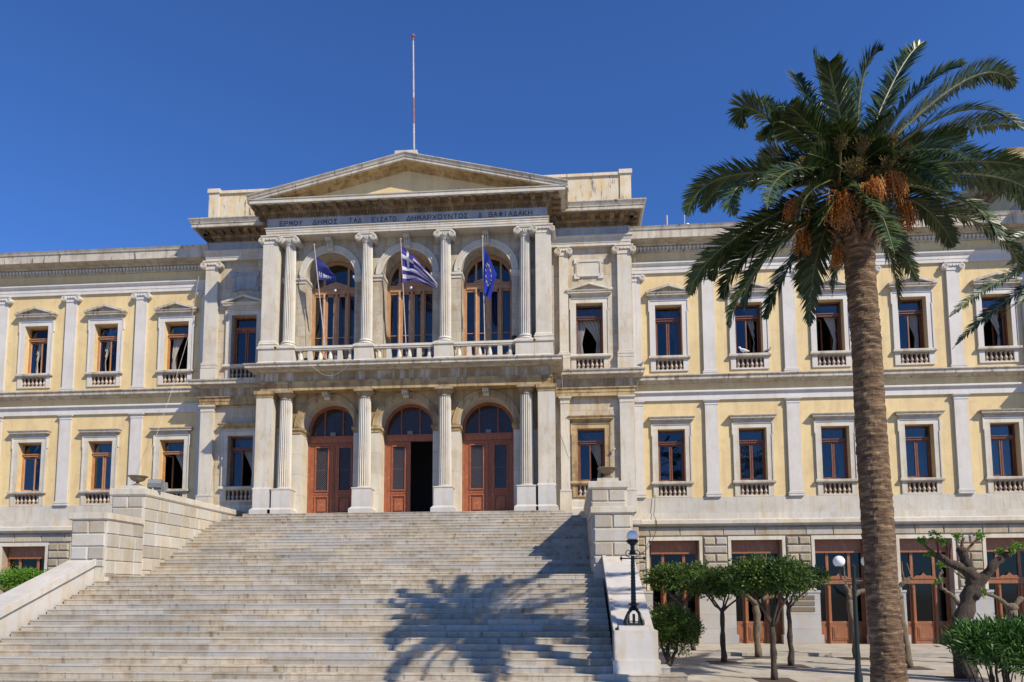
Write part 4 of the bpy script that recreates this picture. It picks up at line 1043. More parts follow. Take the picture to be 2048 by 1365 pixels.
# antennas on the right wing roof
o = empty('antenna', (11.62, 2.0, 13.04), 'white pole antenna on the right wing roof, left of the rooftop camera', 'antenna')
mb = MB(); mb.tube([(0, 0, -.02), (0, 0, .75)], .035, 8); mb.box(-.13, -.08, -.03, .03, -.02, .3); mb.build('mast', 'pole', o)
o = empty('weather_station', (12.5, 2.0, 13.04), 'small white camera on a block with thin whip on the right wing roof', 'camera')
mb = MB(); mb.box(-.18, .18, -.12, .12, -.02, .12); mb.build('plinth', 'concrete', o)
mb = MB(); mb.ball((.05, 0, .25), .09); mb.box(-.06, .12, -.06, .06, .12, .22); mb.tube([(-.08, 0, .1), (-.08, 0, .75)], .01, 5); mb.build('camera_head', 'globe', o)
mb = MB(); mb.tube([(0, 0, 0), (0, -.12, 0), (0, -.14, -.05)], .012, 5); mb.box(-.05, .05, -.26, -.12, -.1, -.02)
o = mb.build('wall_camera', 'pole', loc=(9.02, YB+.0, 2.95)); tag(o, 'small pale security camera on the stone wall between ground window and pilaster right of portico', 'camera')

# bronze plaques on a ground floor pier
for i, (z, wd) in enumerate(((-3.63, 'top'), (-3.88, 'middle'), (-4.13, 'lowest'))):
    mb = MB(); mb.box(-.52, .52, -.02, 0, -.09, .09); mb.cur = 1
    for k in range(9 if i else 4):
        for r in (0, 1):
            x0 = -.44+.1*k+.02*r+(.22 if not i else 0); mb.box(x0, x0+.05, -.0225, -.0201, -.045+.055*r, -.025+.055*r)
    o = mb.build('plaque', ['bronze', 'gold'], hall, loc=(16.92, 1.928, z)); 

# cables hanging on the facade
def cable(pts, r, mat, label, sag=0):
    mb = MB(); mb.tube(pts, r, 5); o = mb.build('cable', mat); tag(o, label, 'cable', 'cables on the facade'); return o
cable([(-10.1, 1.2, 11.4), (-10.3, .9, 8.5), (-10.5, .2, 6.0), (-9.5, -3.0, 2.3), (-7.9, -5.0, .34)], .007, 'cable', 'pale cable hanging from the left wing cornice down to the stair wall lights')
cable([(-8.9, 1.35, 2.9), (-9.05, 1.3, 1.6), (-9.3, 1.2, .9)], .009, 'cable', 'short pale wire hanging before the ground window left of the portico')
cable([(-3.9+.15*i, -.96, 6.33-.55*math.sin(math.pi*i/12)) for i in range(13)], .006, 'cable', 'cream cable looped below the balcony edge at left')
cable([(6.75, .9, 6.2), (6.9, 1.2, 4.0), (7.1, 1.35, 2.6)], .009, 'cable', 'thin grey cable running down the wall right of the portico')
cable([(10.8, 1.98, .9), (10.78, 1.95, .4), (10.72, 1.93, 0), (10.83, 1.82, -.3), (10.8, 1.9, -.7), (10.6, 1.9, -1.2), (10.3, 1.7, -1.6), (9.9, 1.4, -1.75)], .015, 'darkcable', 'dark cable crossing the base course right of the stairs')
cable([(10.12, 1.9, 12.4), (10.13, 1.86, 9.4), (10.12, 1.7, 6.3), (10.12, 1.9, 5.0)], .009, 'cable', 'thin vertical wire beside the right stone bay')

# ================================================================== FLAGS
def pole(a, b, r, name, label, cat='flagpole', extra=None):
    o = empty(name, a, label, cat, None); a, b = Vector(a), Vector(b); d = b-a
    mb = MB(); mb.tube([(0, 0, 0), tuple(d)], [r, r*.75], 10); mb.build('shaft', 'pole', o)
    mb = MB(); mb.ball(tuple(d+d.normalized()*.03), r*1.9, 12, 8); mb.build('finial', 'pole' if not extra else 'redpaint', o)
    return o
P1 = ((-3.43, -.12, 6.5), (-3.96, -.55, 11.75)); P2 = ((.10, -.12, 6.5), (-.13, -.55, 11.85)); P3 = ((3.50, -.12, 6.5), (3.43, -.55, 11.80))
pole(*P1, .025, 'flagpole', 'white pole leaning left from the balcony, bearing the lettered dark blue flag')
pole(*P2, .023, 'flagpole', 'thin white pole at the middle balcony arch, bearing the striped blue and white flag')
pole(*P3, .025, 'flagpole', 'white pole at the right balcony arch, bearing the blue flag with yellow stars')
o = pole((.42, -.55, 15.64), (.33, -.55, 21.25), .046, 'roof_mast', 'tall white and red mast on the pediment apex', 'flagpole', True)
for z0, z1 in ((1.5, 2.7), (5.4, 5.55)):
    mb = MB(); mb.tube([(-.09*z0/5.6, 0, z0), (-.09*z1/5.6, 0, z1)], .0475-.010*z0/5.6, 10, False); mb.build('painted_band', 'redpaint', o)
mb = MB(); mb.tube([(-.28, 0, .01), (0, 0, .3), (.34, .05, -.12)], .012, 5); mb.tube([(0, 0, 0), (0, 0, .28)], .075, 8); mb.build('foot_collar', 'iron', o)

def flag_mesh(top, bot, nu, nv, fold):
    """top/bot: functions u->(x,y,z) of the two long edges; returns vertex grid"""
    def P(u, v, k=0):
        a, b = Vector(top(u)), Vector(bot(u)); p = a.lerp(b, v); p.y += fold(u, v)
        return p
    return P
def bez(p0, p1, p2):
    return lambda u: tuple((1-u)**2*a+2*u*(1-u)*b+u*u*c for a, b, c in zip(p0, p1, p2))
def flag(P, nu, nv, colour, mats, name, label):
    mb = MB()
    for j in range(nv+1):
        for i in range(nu+1): mb.v.append(tuple(P(i/nu, j/nv)))
    for j in range(nv):
        for i in range(nu):
            mb.cur = colour((i+.5)/nu, (j+.5)/nv); n = j*(nu+1)+i; mb.face(n, n+1, n+nu+2, n+nu+1)
    mb.cur = 0
    o = mb.build(name, mats, smooth=True); return tag(o, label, 'flag')
yq = -.50
P = flag_mesh(bez((-.11, yq, 11.62), (.62, yq-.15, 11.0), (1.50, yq-.1, 9.80)), bez((-.03, yq+.05, 9.98), (.55, yq+.1, 10.18), (1.42, yq, 9.60)), 0, 0,
              lambda u, v: .13*u**.5*math.sin(v*15+u*5)+.05*math.sin(u*11))
def gr(u, v):
    s = int(v*9)
    if u < 10/27 and v < 5/9:
        x, y = u*27, v*9*1.0
        return 1 if (4 <= x < 6 or 2 <= y < 3) else 0
    return s % 2
Pg = lambda u, v: P(u, v)+Vector((0, 0, .05*u*math.sin(v*13+u*7)))
flag(Pg, 54, 54, gr, ['flag_blue', 'flag_white'], 'flag', 'blue and white striped flag with a white cross, blowing over the middle balcony arch')
P = flag_mesh(bez((-3.91, -.50, 11.30), (-3.45, -.55, 10.95), (-2.98, -.5, 10.32)), bez((-3.80, -.42, 10.26), (-3.4, -.42, 10.15), (-3.0, -.45, 10.16)), 0, 0, lambda u, v: .07*u**.5*math.sin(v*9+u*6))
Pt = lambda u, v: P(u, v)
o = flag(Pt, 30, 24, lambda u, v: 0, ['flag_town'], 'flag', 'dark blue town flag with white Greek lettering on the left balcony pole')
mb = MB(); strokes(mb, 'ΔΗΜΟΣ', .06, .80, 0, 1, lambda x, z, k: tuple(P(min(max(x, 0), 1), .86-.24*z)+Vector((0, -.004-.004*k, 0))), .013); mb.build('lettering', 'flag_white', o)
P = flag_mesh(bez((3.44, -.50, 11.50), (3.72, -.5, 10.95), (4.04, -.45, 10.20)), bez((3.48, -.42, 9.42), (3.58, -.4, 9.2), (3.76, -.42, 9.12)), 0, 0, lambda u, v: .10*u**.5*math.sin(v*5+u*9))
o = flag(lambda u, v: P(u, v), 30, 30, lambda u, v: 0, ['flag_eu'], 'flag', 'plain blue flag with a ring of yellow stars hanging at the right balcony pole')
mb = MB()
for i in range(12):
    a = i*math.pi/6; cu, cv = .50+.24*math.cos(a), .45+.24*math.sin(a)*1.0
    pts = []
    for k in range(10):
        r = .05 if k % 2 == 0 else .021; b = -math.pi/2+k*math.pi/5
        pts.append(tuple(P(cu+r*math.cos(b)*1.6, cv+r*math.sin(b)*.75)+Vector((0, -.006, 0))))
    c = P(cu, cv)+Vector((0, -.012, 0)); n = len(mb.v); mb.v += pts+[tuple(c)]
    for k in range(10): mb.face(n+k, n+(k+1) % 10, n+10)
mb.build('stars', 'star', o)

# ================================================================== LAMPS
# ornate lamp on the right pedestal
o = empty('street_lamp', (8.46, -12.85, -4.10), 'ornate dark iron lamp with one white globe on the marble pedestal at the stair foot', 'street lamp')
mb = MB()
mb.box(-.21, .21, -.21, .21, 0, .05)
for i in range(4):
    a = i*math.pi/2+math.pi/4; c, s = math.cos(a), math.sin(a)
    mb.tube([(c*.26, s*.26, .02), (c*.265, s*.265, .10), (c*.22, s*.22, .20), (c*.16, s*.16, .30), (c*.06, s*.06, .37)], [.045, .04, .03, .03, .03], 8); mb.ball((c*.265, s*.265, .05), .045, 10, 6)
    a += math.pi/4; c, s = math.cos(a), math.sin(a); mb.tube([(c*.12, s*.12, .05), (c*.12, s*.12, .26)], .025, 6)
mb.lathe(0, 0, [(.10, .34), (.13, .37), (.09, .41), (.06, .44), (.12, .47), (.13, .49), (.07, .52)], 16)
mb.build('base', 'iron', o, 'auto')
mb = MB(); prof = []
z = .5
for i in range(46): prof.append((.058-.00035*i+(.010 if i % 3 == 0 else 0), .52+i*.0245))
mb.lathe(0, 0, prof, 16, .12, 8); mb.lathe(0, 0, [(.05, 1.64), (.085, 1.66), (.06, 1.70), (.05, 1.74), (.05, 1.86), (.07, 1.88), (.05, 1.90)], 14); mb.build('post', 'iron', o, 'auto')
mb = MB(); mb.tube([(-.27, 0, 1.56), (.27, 0, 1.56)], .016, 8)
for s in (-1, 1):
    mb.ball((s*.27, 0, 1.56), .035, 8, 6); mb.tube([(s*.265, 0, 1.50), (s*.265, 0, 1.62)], .012, 6)
    mb.tube([(s*.06, 0, 1.59), (s*.15, 0, 1.62), (s*.16, 0, 1.70), (s*.11, 0, 1.76), (s*.06, 0, 1.74), (s*.06, 0, 1.68), (s*.10, 0, 1.67)], .012, 6)
mb.build('crossbar', 'iron', o)
mb = MB(); mb.lathe(0, 0, [(.05, 1.88), (.11, 1.91), (.13, 1.94), (.11, 1.96), (.12, 1.99), (.13, 2.0)], 12)
for i in range(8): a = i*math.pi/4; mb.ball((.12*math.cos(a), .12*math.sin(a), 1.97), .025, 6, 5)
mb.build('gallery', 'iron', o)
mb = MB(); mb.ball((0, 0, 2.09), .135, 24, 16); mb.build('globe', 'globe', o, True)
# modern two-armed lamp
o = empty('street_lamp', (13.42, -13.0, G), 'slim dark green lamp post with two curved arms, left of the palm trunk', 'street lamp')
mb = MB(); mb.lathe(0, 0, [(.09, 0), (.09, .5), (.065, .62), (.055, .9), (.045, 2.4), (.04, 2.9), (.05, 2.92), (.05, 2.96), (.015, 2.98), (.012, 3.03)], 14); mb.build('post', 'iron', o, 'auto')
for s in (-1, 1):
    mb = MB(); mb.tube([(s*.03, 0, 2.62), (s*.18, 0, 2.62), (s*.27, 0, 2.68), (s*.31, 0, 2.80), (s*.31, 0, 2.92)], .018, 8); mb.lathe(s*.31, 0, [(.03, 2.90), (.06, 2.93), (.07, 2.96)], 12); mb.build('arm', 'iron', o)
    mb = MB(); mb.ball((s*.31, 0, 3.07), .13, 24, 16); mb.build('globe', 'globe', o, True)

# ================================================================== BIRDS
def bird(x, y, z, rz, mat, label, s=1.):
    mb = MB()
    spine = [(-.20, 0, .06, .012), (-.13, 0, .085, .03), (-.07, 0, .10, .052), (0, 0, .12, .064), (.06, 0, .15, .055), (.095, 0, .19, .034), (.11, 0, .225, .028), (.125, 0, .25, .032), (.15, 0, .255, .022), (.17, 0, .248, .008), (.19, 0, .24, .004)]
    mb.tube([p[:3] for p in spine], [p[3] for p in spine], 10)
    for sd in (-1, 1): mb.poly([(.06, sd*.05, .17), (-.02, sd*.068, .14), (-.15, sd*.03, .09), (-.02, sd*.055, .10)]); mb.tube([(0, sd*.02, .07), (.01, sd*.02, 0)], .006, 5); mb.tube([(-.02, sd*.02, .004), (.04, sd*.02, .004)], .005, 4)
    o = mb.build('pigeon', mat, smooth=True, loc=(x, y, z)); o.rotation_euler = (0, 0, rz); o.scale = (s, s, s)
    return tag(o, label, 'bird', 'pigeons perched on the facade')
bird(14.86, YW-.08, 7.22, R(160), 'dove', 'white dove on the upper sill in the second window right of the stone bay', 1.25)
bird(15.92, YW-.08, 7.22, R(20), 'pigeon', 'dark pigeon at the right end of the sill the white dove sits on')
bird(2.55, -.7, 13.75, R(200), 'pigeon', 'dark pigeon standing on the horizontal cornice below the pediment')
bird(2.27, YP-.0, 10.69, R(200), 'pigeon', 'dark pigeon on the impost beside the right upper arch')
bird(10.2, 1.1, 6.42, R(30), 'pigeon', 'dark pigeon on the outer end of the string course right of the portico')
bird(.7, -.2, 6.69, R(10), 'pigeon', 'dark pigeon between the balusters below the striped flag', .9)
bird(1.2, -.2, 6.69, R(190), 'pigeon', 'dark pigeon between the middle balusters, nearer the right pedestal', .9)

# ================================================================== PALMS
def frond(mbl, mbs, base, mid, tip, rnd, n=62, ll=.46, twist=None, width=1.):
    b0, b1, b2 = Vector(base), Vector(mid), Vector(tip)
    b1.y = 2*b1.y-.5*(b0.y+b2.y) if abs(base[0]-12.16) < 1.1 and abs(base[1]+17.1) < 1.1 else b1.y
    def P(t): return (1-t)**2*b0+2*t*(1-t)*b1+t*t*b2
    L = (b1-b0).length+(b2-b1).length
    pts = [P(i/12) for i in range(13)]
    mbs.cur = 1; mbs.tube([tuple(p) for p in pts], [.026*(1-.85*i/12)+.003 for i in range(13)], 5); mbs.cur = 0
    tw = rnd.choice((-1, 1))*rnd.uniform(.15, .85) if twist is None else twist
    side0 = (b2-b0).cross(Vector((0, 0, 1))); side0 = side0.normalized() if side0.length > .2 else Vector((.8, .6, 0))
    for i in range(n):
        t = .10+.90*i/(n-1); p = P(t); d = (P(min(t+.02, 1))-P(t-.02)).normalized()
        side = side0-d*side0.dot(d); side.normalize(); nrm = side.cross(d).normalized()
        side = Matrix.Rotation(tw*(.4+t), 3, d) @ side; nrm = side.cross(d).normalized()
        lt = ll*width*(math.sin(math.pi*min(t*.80+.22, 1))**.55)*(1.0 if t < .9 else 1.0-.45*(t-.9)/.1)
        for s in (-1, 1):
            fw = (.85+.6*t)*rnd.uniform(.75, 1.25); jit = rnd.uniform(-.22, .22)
            dr = (side*s*(1.0+jit)+d*fw+nrm*(rnd.uniform(-.05, .55))).normalized()
            l = lt*rnd.uniform(.80, 1.12); wd = .0175*rnd.uniform(.8, 1.2)
            up = dr.cross(d).normalized() if rnd.random() < .5 else nrm
            wv = dr.cross(up).normalized()*wd
            q1 = p+dr*l*.5; q2 = p+dr*l*.95+Vector((0, 0, -.10*l*rnd.uniform(.3, 1.2)))
            k = len(mbl.v)
            mbl.v += [tuple(p-wv*.5), tuple(p+wv*.5), tuple(q1+wv), tuple(q1-wv), tuple(q2)]
            mbl.face(k, k+1, k+2, k+3); mbl.face(k+3, k+2, k+4)
def fruit(mb, root, d, rnd, n=70, L=.55, sp=0., nb=9):
    mst = mb; mb.cur = 1
    root, d = Vector(root), Vector(d).normalized()
    mst.tube([tuple(root-d*.5), tuple(root)], .022, 6)
    for i in range(n):
        v = (d+Vector((rnd.gauss(0, .62), rnd.gauss(0, .62), rnd.gauss(0, .4)+sp))).normalized(); l = L*rnd.uniform(.45, 1.25)
        p1 = root+v*l*.45; p2 = root+v*l*.62+Vector((0, 0, l*(.5*sp-.62)))
        mb.cur = 1; mst.tube([tuple(root), tuple(p1), tuple(p2)], .004, 3, False); mb.cur = 0
        for q in range(nb):
            t = .3+.7*q/8; c = root.lerp(p1, min(1, t*1.4)) if t < .6 else p1.lerp(p2, (t-.6)/.4)
            c = c+Vector((rnd.gauss(0, .012), rnd.gauss(0, .012), rnd.gauss(0, .012))); r = .013*rnd.uniform(.8, 1.3)
            k = len(mb.v); mb.v += [(c.x+r, c.y, c.z), (c.x-r, c.y, c.z), (c.x, c.y+r, c.z), (c.x, c.y-r, c.z), (c.x, c.y, c.z+r*1.4), (c.x, c.y, c.z-r*1.4)]
            for a, b, e in ((0, 2, 4), (2, 1, 4), (1, 3, 4), (3, 0, 4), (2, 0, 5), (1, 2, 5), (3, 1, 5), (0, 3, 5)): mb.face(k+a, k+b, k+e)
def PV(dx, up, dy):
    k = 1+dy/12.9
    return (6.942+(cx0+dx*S_-6.942)*k, cy0+dy, -3.287+(cz0+up*S_+3.287)*k)
def palm_trunk(o, pts, rads, seed=1):
    rnd = random.Random(seed); mb = MB(); n = 44
    tot = len(pts); rows = 300; base = len(mb.v)
    def at(t):
        f = t*(tot-1); i = min(int(f), tot-2); u = f-i
        a, b = Vector(pts[i]), Vector(pts[i+1]); return a.lerp(b, u), rads[i]*(1-u)+rads[i+1]*u
    jit = [[rnd.uniform(-1, 1) for _ in range(n)] for _ in range(rows+1)]
    for j in range(rows+1):
        c, r = at(j/rows); z = c.z
        for i in range(n):
            a = 2*math.pi*i/n
            ring = (z*9.5+.16*math.sin(a*3+z*1.3)+.22*math.sin(a+z*.7)) % 1.0
            rr = r*(1+.075*ring*(.6+.4*math.sin(z*2.3+a))+.035*math.sin(a*7+math.floor(z*9.5)*2.4)*math.sin(z*1.7+a*2)+.022*jit[j][i])
            mb.v.append((c.x+rr*math.cos(a), c.y+rr*math.sin(a), z))
    for j in range(rows):
        for i in range(n): l = (i+1) % n; mb.face(base+j*n+i, base+j*n+l, base+(j+1)*n+l, base+(j+1)*n+i)
    mb.face(*[base+rows*n+i for i in range(n)])
    return mb.build('trunk', 'palmbark', o)
KP = 1.0238
S_ = KP/114.
cx0, cy0, cz0 = 6.942+(12.04-6.942)*KP, -17.1, -3.287+(3.65+3.287)*KP
pm = empty('palm_tree', (12.20, -17.4, G), 'tall date palm with orange fruit clusters in front of the right wing', 'palm tree')
pm.location = (0, 0, 0)
palm_trunk(pm, [(12.366, -17.1, G), (12.346, -17.1, -4.222), (12.284, -17.1, -1.457), (12.264, -17.1, 1.102), (12.223, -17.1, 2.535), (12.202, -17.1, 2.894), (12.172, -17.1, 3.662)], [.33, .252, .252, .236, .245, .30, .28])
rnd = random.Random(11)
# (bend x, bend y, tip x, tip y) in palm-plane units from the crown heart, then how far the frond leans to or from the viewer
F = [(-50, 236, -64, 317, .4), (-26, 229, -33, 292, -.8), (-82, 219, -103, 268, .6), (-4, 205, 1, 255, 1.2), (30, 242, 74, 311, -.3), (91, 239, 156, 324, .3), (129, 208, 238, 273, -.5),
     (234, 236, 325, 208, .5), (215, 170, 350, 105, -.7), (205, 125, 345, 128, .9), (217, 62, 350, 40, -.3), (251, 32, 350, -22, .6), (-96, 178, -127, 191, -1.1), (-185, 195, -207, 150, .5), (-150, 190, -180, 207, 1.0),
     (-132, 165, -142, 105, -.8), (-140, 92, -175, 60, 1.1), (-245, 55, -331, -33, .4), (-205, 40, -229, -35, -.8), (-220, 45, -300, -25, 1.0), (-75, 20, -106, -47, -1.6),
     (-245, -85, -330, -200, .4), (-215, -75, -285, -170, .7), (-205, -105, -261, -211, .5), (-170, -115, -222, -231, .7), (-190, -140, -253, -272, .2), (-130, -140, -180, -255, .4), (-72, -110, -96, -278, .6), (-80, -90, -108, -207, .8),
     (62, -110, 76, -240, .7), (50, -30, 75, -125, -1.8), (130, -25, 190, -120, .2), (205, -15, 275, -112, -.4), (240, -70, 313, -176, .5), (255, 20, 345, -60, 1.0),
     (150, 90, 250, 60, -1.9), (-120, 60, -170, -20, -1.9), (70, 190, 120, 245, 1.4), (-20, 180, -40, 230, 1.9),
     (110, 150, 190, 190, 1.8), (-110, 130, -190, 130, 1.7), (-130, 20, -200, -90, 1.8), (130, 20, 220, -70, 1.8), (20, 90, 60, 0, 2.4), (-60, 60, -90, -60, 2.3), (180, 130, 290, 150, 1.3), (170, 195, 265, 235, 1.1),
     (120, 60, 190, 0, -1.6), (60, -60, 120, -190, .9), (-20, -60, -50, -210, 1.2),
     (-40, 75, -85, 95, -.9), (35, 80, 75, 105, -.8), (-70, 95, -115, 120, .3), (85, 95, 140, 115, .4), (-10, 110, -25, 160, -1.0), (45, 125, 85, 175, -.9), (-90, 30, -150, 20, -.6), (95, 45, 160, 30, -.8), (-30, 0, -70, -60, -1.2), (20, 10, 55, -50, -1.4), (110, 75, 190, 85, .7), (-100, 75, -165, 70, .6), (140, 95, 230, 120, -.2), (120, 10, 200, -35, .4)]
mst = MB()
for (bx, by, tx, ty, dy) in F:
    ml = MB()
    k1, k2 = 1+dy*.75/12.9, 1+dy*1.35/12.9        # keep the reach of fronds that lean to or from the square
    CX, CZ = 6.942, -3.287
    mx_, mz_ = CX+(cx0+bx*S_-CX)*k1, CZ+(cz0+by*S_-CZ)*k1
    tx_, tz_ = CX+(cx0+tx*S_-CX)*k2, CZ+(cz0+ty*S_-CZ)*k2
    base = (cx0+bx*S_*.10+rnd.uniform(-.06, .06), cy0+dy*.12, cz0+.22+by*S_*.10+rnd.uniform(-.1, .1))
    mx_, mz_ = 2*mx_-.5*(base[0]+tx_), 2*mz_-.5*(base[2]+tz_)      # the curve passes through the bend
    frond(ml, ml, base, (mx_, cy0+dy*.75, mz_), (tx_, cy0+dy*1.35, tz_), rnd, n=112, ll=.49)
    ml.build('frond', ['palm', 'rachis'], pm)
# old leaf bases (boots) round the heart
mb = MB()
for i in range(150):
    a = rnd.uniform(0, 6.28); z = cz0-1.0+rnd.uniform(0, 1.25); r = .27
    c = Vector((12.20+r*math.cos(a), cy0+r*math.sin(a), z)); d = Vector((math.cos(a), math.sin(a), rnd.uniform(.5, 1.6))).normalized(); L = rnd.uniform(.18, .42)
    mb.tube([tuple(c-d*.1), tuple(c+d*L*.6), tuple(c+d*L+Vector((0, 0, -.02)))], [.06, .035, .012], 5)
mb.build('leaf_bases', 'palmbark', pm)
for (x, z, y, d, n, L) in ((-24, 0, -.95, (-.35, -.5, -.7), 160, .50), (36, 22, -1.05, (.1, -.7, -.35), 150, .48), (72, 36, -.95, (.35, -.6, -.3), 130, .46), (-108, 0, -.1, (-.7, 0, -.7), 70, .45), (92, -18, .1, (.4, .1, -.9), 110, .50), (-98, -70, .1, (-.4, -.2, -.8), 70, .42), (-30, -105, .1, (-.2, -.1, -.9), 70, .36), (120, 40, .5, (.8, .2, -.4), 80, .5)):
    mf = MB(); fruit(mf, PV(x, z, y), d, rnd, n, L*.84); mf.build('fruit_cluster', ['fruit', 'fruitstalk'], pm)
for (x, z, y, d) in ((-20, 95, -.9, (-.1, -.5, .8)), (-45, 75, -.7, (-.4, -.5, .5)), (20, 85, -.8, (.2, -.5, .7)), (75, 90, -.7, (.3, -.5, .7)), (70, 40, -.9, (.3, -.7, .4)), (-85, 50, -.5, (-.7, -.4, .4)), (100, 65, -.3, (.7, -.3, .4)), (0, 40, -1.0, (0, -.8, .2))):
    mf = MB(); fruit(mf, PV(x, z, y), d, rnd, 110, .52, 1.1, 5); mf.build('flower_cluster', ['stalk', 'stalk'], pm)

# second palm beyond the right edge
cx1, cy1, cz1 = 20.5, -12.3, 4.6
pm2 = empty('palm_tree', (cx1, cy1, G), 'palm of which only left-reaching fronds show at the right edge', 'palm tree'); pm2.location = (0, 0, 0)
palm_trunk(pm2, [(cx1+.1, cy1, G), (cx1, cy1, -2), (cx1, cy1, 1.8), (cx1, cy1, 2.6)], [.36, .31, .30, .34], 5)
rnd = random.Random(5)
for i in range(34):
    a = i*2.39996+.4; el = 1.25-1.5*(i/34); L = 2.9
    dx, dy = math.cos(a), math.sin(a); ml = MB()
    b1 = (cx1+dx*L*.45*math.cos(el), cy1+dy*L*.45*math.cos(el), cz1+L*.5*math.sin(el)+.25)
    tp = (cx1+dx*L*(.55+.4*math.cos(el)), cy1+dy*L*(.55+.4*math.cos(el)), cz1+L*.72*math.sin(el)-.75)
    frond(ml, ml, (cx1+dx*.15, cy1+dy*.15, cz1), b1, tp, rnd, n=56, ll=.42); ml.build('frond', ['palm', 'rachis'], pm2)
for tp, md in (((15.85, -12.8, 3.0), (17.9, -12.6, 4.9)), ((17.2, -13.2, 3.1), (18.6, -13.0, 4.7)), ((17.2, -12.9, 4.75), (18.6, -12.6, 5.7)), ((16.6, -11.6, 2.7), (18.2, -12.0, 4.6))):
    ml = MB(); frond(ml, ml, (cx1, cy1, cz1), md, tp, rnd, n=110, ll=.46, twist=-.75); ml.build('frond', ['palm', 'rachis'], pm2)

# ================================================================== TREES AND SHRUBS
def leaves(mb, blobs, n, size, rnd, shell=.55, narrow=.45, droop=.2):
    tot = sum(b[3]*b[4]*b[5] for b in blobs)
    for b in blobs:
        k = max(8, int(n*b[3]*b[4]*b[5]/tot))
        # leaves hang in small sprigs so the crown has dark gaps and lit clumps
        for s in range(k//7):
            while True:
                v = Vector((rnd.uniform(-1, 1), rnd.uniform(-1, 1), rnd.uniform(-1, 1)))
                if shell < v.length <= 1: break
            v *= rnd.uniform(.74, 1.24)
            c = Vector((b[0]+v.x*b[3], b[1]+v.y*b[4], b[2]+v.z*b[5]))
            ax = Vector((v.x, v.y, v.z+.35)).normalized()
            for q in range(7):
                d = (ax+Vector((rnd.gauss(0, .7), rnd.gauss(0, .7), rnd.gauss(0, .6)-droop))).normalized()
                L = size*rnd.uniform(.7, 1.25); p = c+Vector((rnd.gauss(0, size*.5), rnd.gauss(0, size*.5), rnd.gauss(0, size*.4)))
                sd = d.cross(Vector((rnd.gauss(0, 1), rnd.gauss(0, 1), rnd.gauss(0, 1)))).normalized()*L*narrow*.5
                nn = d.cross(sd).normalized()*L*.08; i = len(mb.v)
                mb.v += [tuple(p), tuple(p+d*L*.5+sd+nn), tuple(p+d*L), tuple(p+d*L*.5-sd+nn), tuple(p+d*L*.5-nn)]
                mb.face(i, i+1, i+4); mb.face(i+1, i+2, i+4); mb.face(i+2, i+3, i+4); mb.face(i+3, i, i+4)
def limb(mb, pts, r0, r1, rnd, n=8, wob=.02):
    P_ = [Vector(p) for p in pts]; out = []; rr = []
    for i in range(len(P_)-1):
        for k in range(4):
            t = k/4; q = P_[i].lerp(P_[i+1], t); q += Vector((rnd.gauss(0, wob), rnd.gauss(0, wob), 0)) if (i or k) else Vector(); out.append(tuple(q))
    out.append(tuple(P_[-1])); m_ = len(out)
    for i in range(m_): rr.append((r0+(r1-r0)*i/(m_-1))*(1+.12*math.sin(i*2.1)+rnd.uniform(-.10, .10)))
    mb.tube(out, rr, n)
def flat_tree(x, y, top, bot, rx, ry, trunk_r, label, seed, mat='leaf', lean=0, n=11000, fork=None):
    rnd = random.Random(seed)
    o = empty('pruned_tree', (x, y, G), label, 'tree', 'small pruned trees on the plaza')
    h = bot-G; H = top-bot; mb = MB()
    zf = h*.80 if fork is None else fork
    limb(mb, [(0, 0, 0), (lean*.3, 0, zf*.5), (lean*.7, 0, zf)], trunk_r*1.25, trunk_r*.85, rnd, 10, .012)
    for k in range(5):
        a = k*1.26+rnd.uniform(-.3, .3); e = rnd.uniform(.4, .85)
        limb(mb, [(lean*.7, 0, zf-.05), (lean+rx*e*.45*math.cos(a), ry*e*.45*math.sin(a), h-.05), (lean+rx*e*math.cos(a), ry*e*math.sin(a), h+H*.5)], trunk_r*.55, trunk_r*.2, rnd, 6, .02)
    mb.build('trunk', 'bark', o, True)
    mb = MB(); bl = []
    for k in range(11):
        a = rnd.uniform(0, 6.28); r = math.sqrt(rnd.random())*.72
        bl.append((lean+rx*r*math.cos(a), ry*r*math.sin(a), h+H*rnd.uniform(.40, .62), rx*rnd.uniform(.24, .40), ry*rnd.uniform(.24, .40), H*rnd.uniform(.32, .50)))
    bl.append((lean, 0, h+H*.5, rx*.7, ry*.7, H*.42))
    leaves(mb, bl, n, .10, rnd, .3); mb.build('crown', mat, o)
    mb = MB(); mb.box(-.5, .5, -.5, .5, .003, .012); mb.build('soil_pit', 'soil', o)
    return o
flat_tree(12.46, -9.75, -2.38, -3.42, 1.40, 1.15, .075, 'forked dark trunked pruned tree with flat green crown, nearest of the row', 21, n=12500, fork=1.45)
flat_tree(14.0, -6.05, -2.46, -3.35, 1.30, 1.0, .075, 'straight pale trunked pruned tree just right of the forked one', 22)
flat_tree(12.11, -5.0, -2.50, -3.55, 1.35, 1.0, .08, 'slim straight trunked pruned tree between the round bush and the forked tree', 23)
flat_tree(11.75, -1.45, -2.20, -3.35, 1.70, 1.0, .08, 'pruned tree rising behind the round bush, its crown before the first wooden door', 24, lean=-.55, n=13000)
flat_tree(-14.6, -3.0, -2.35, -3.25, 1.55, 1.0, .09, 'bright green flat topped tree beyond the left sloping parapet', 25, 'leafbright', n=7000)
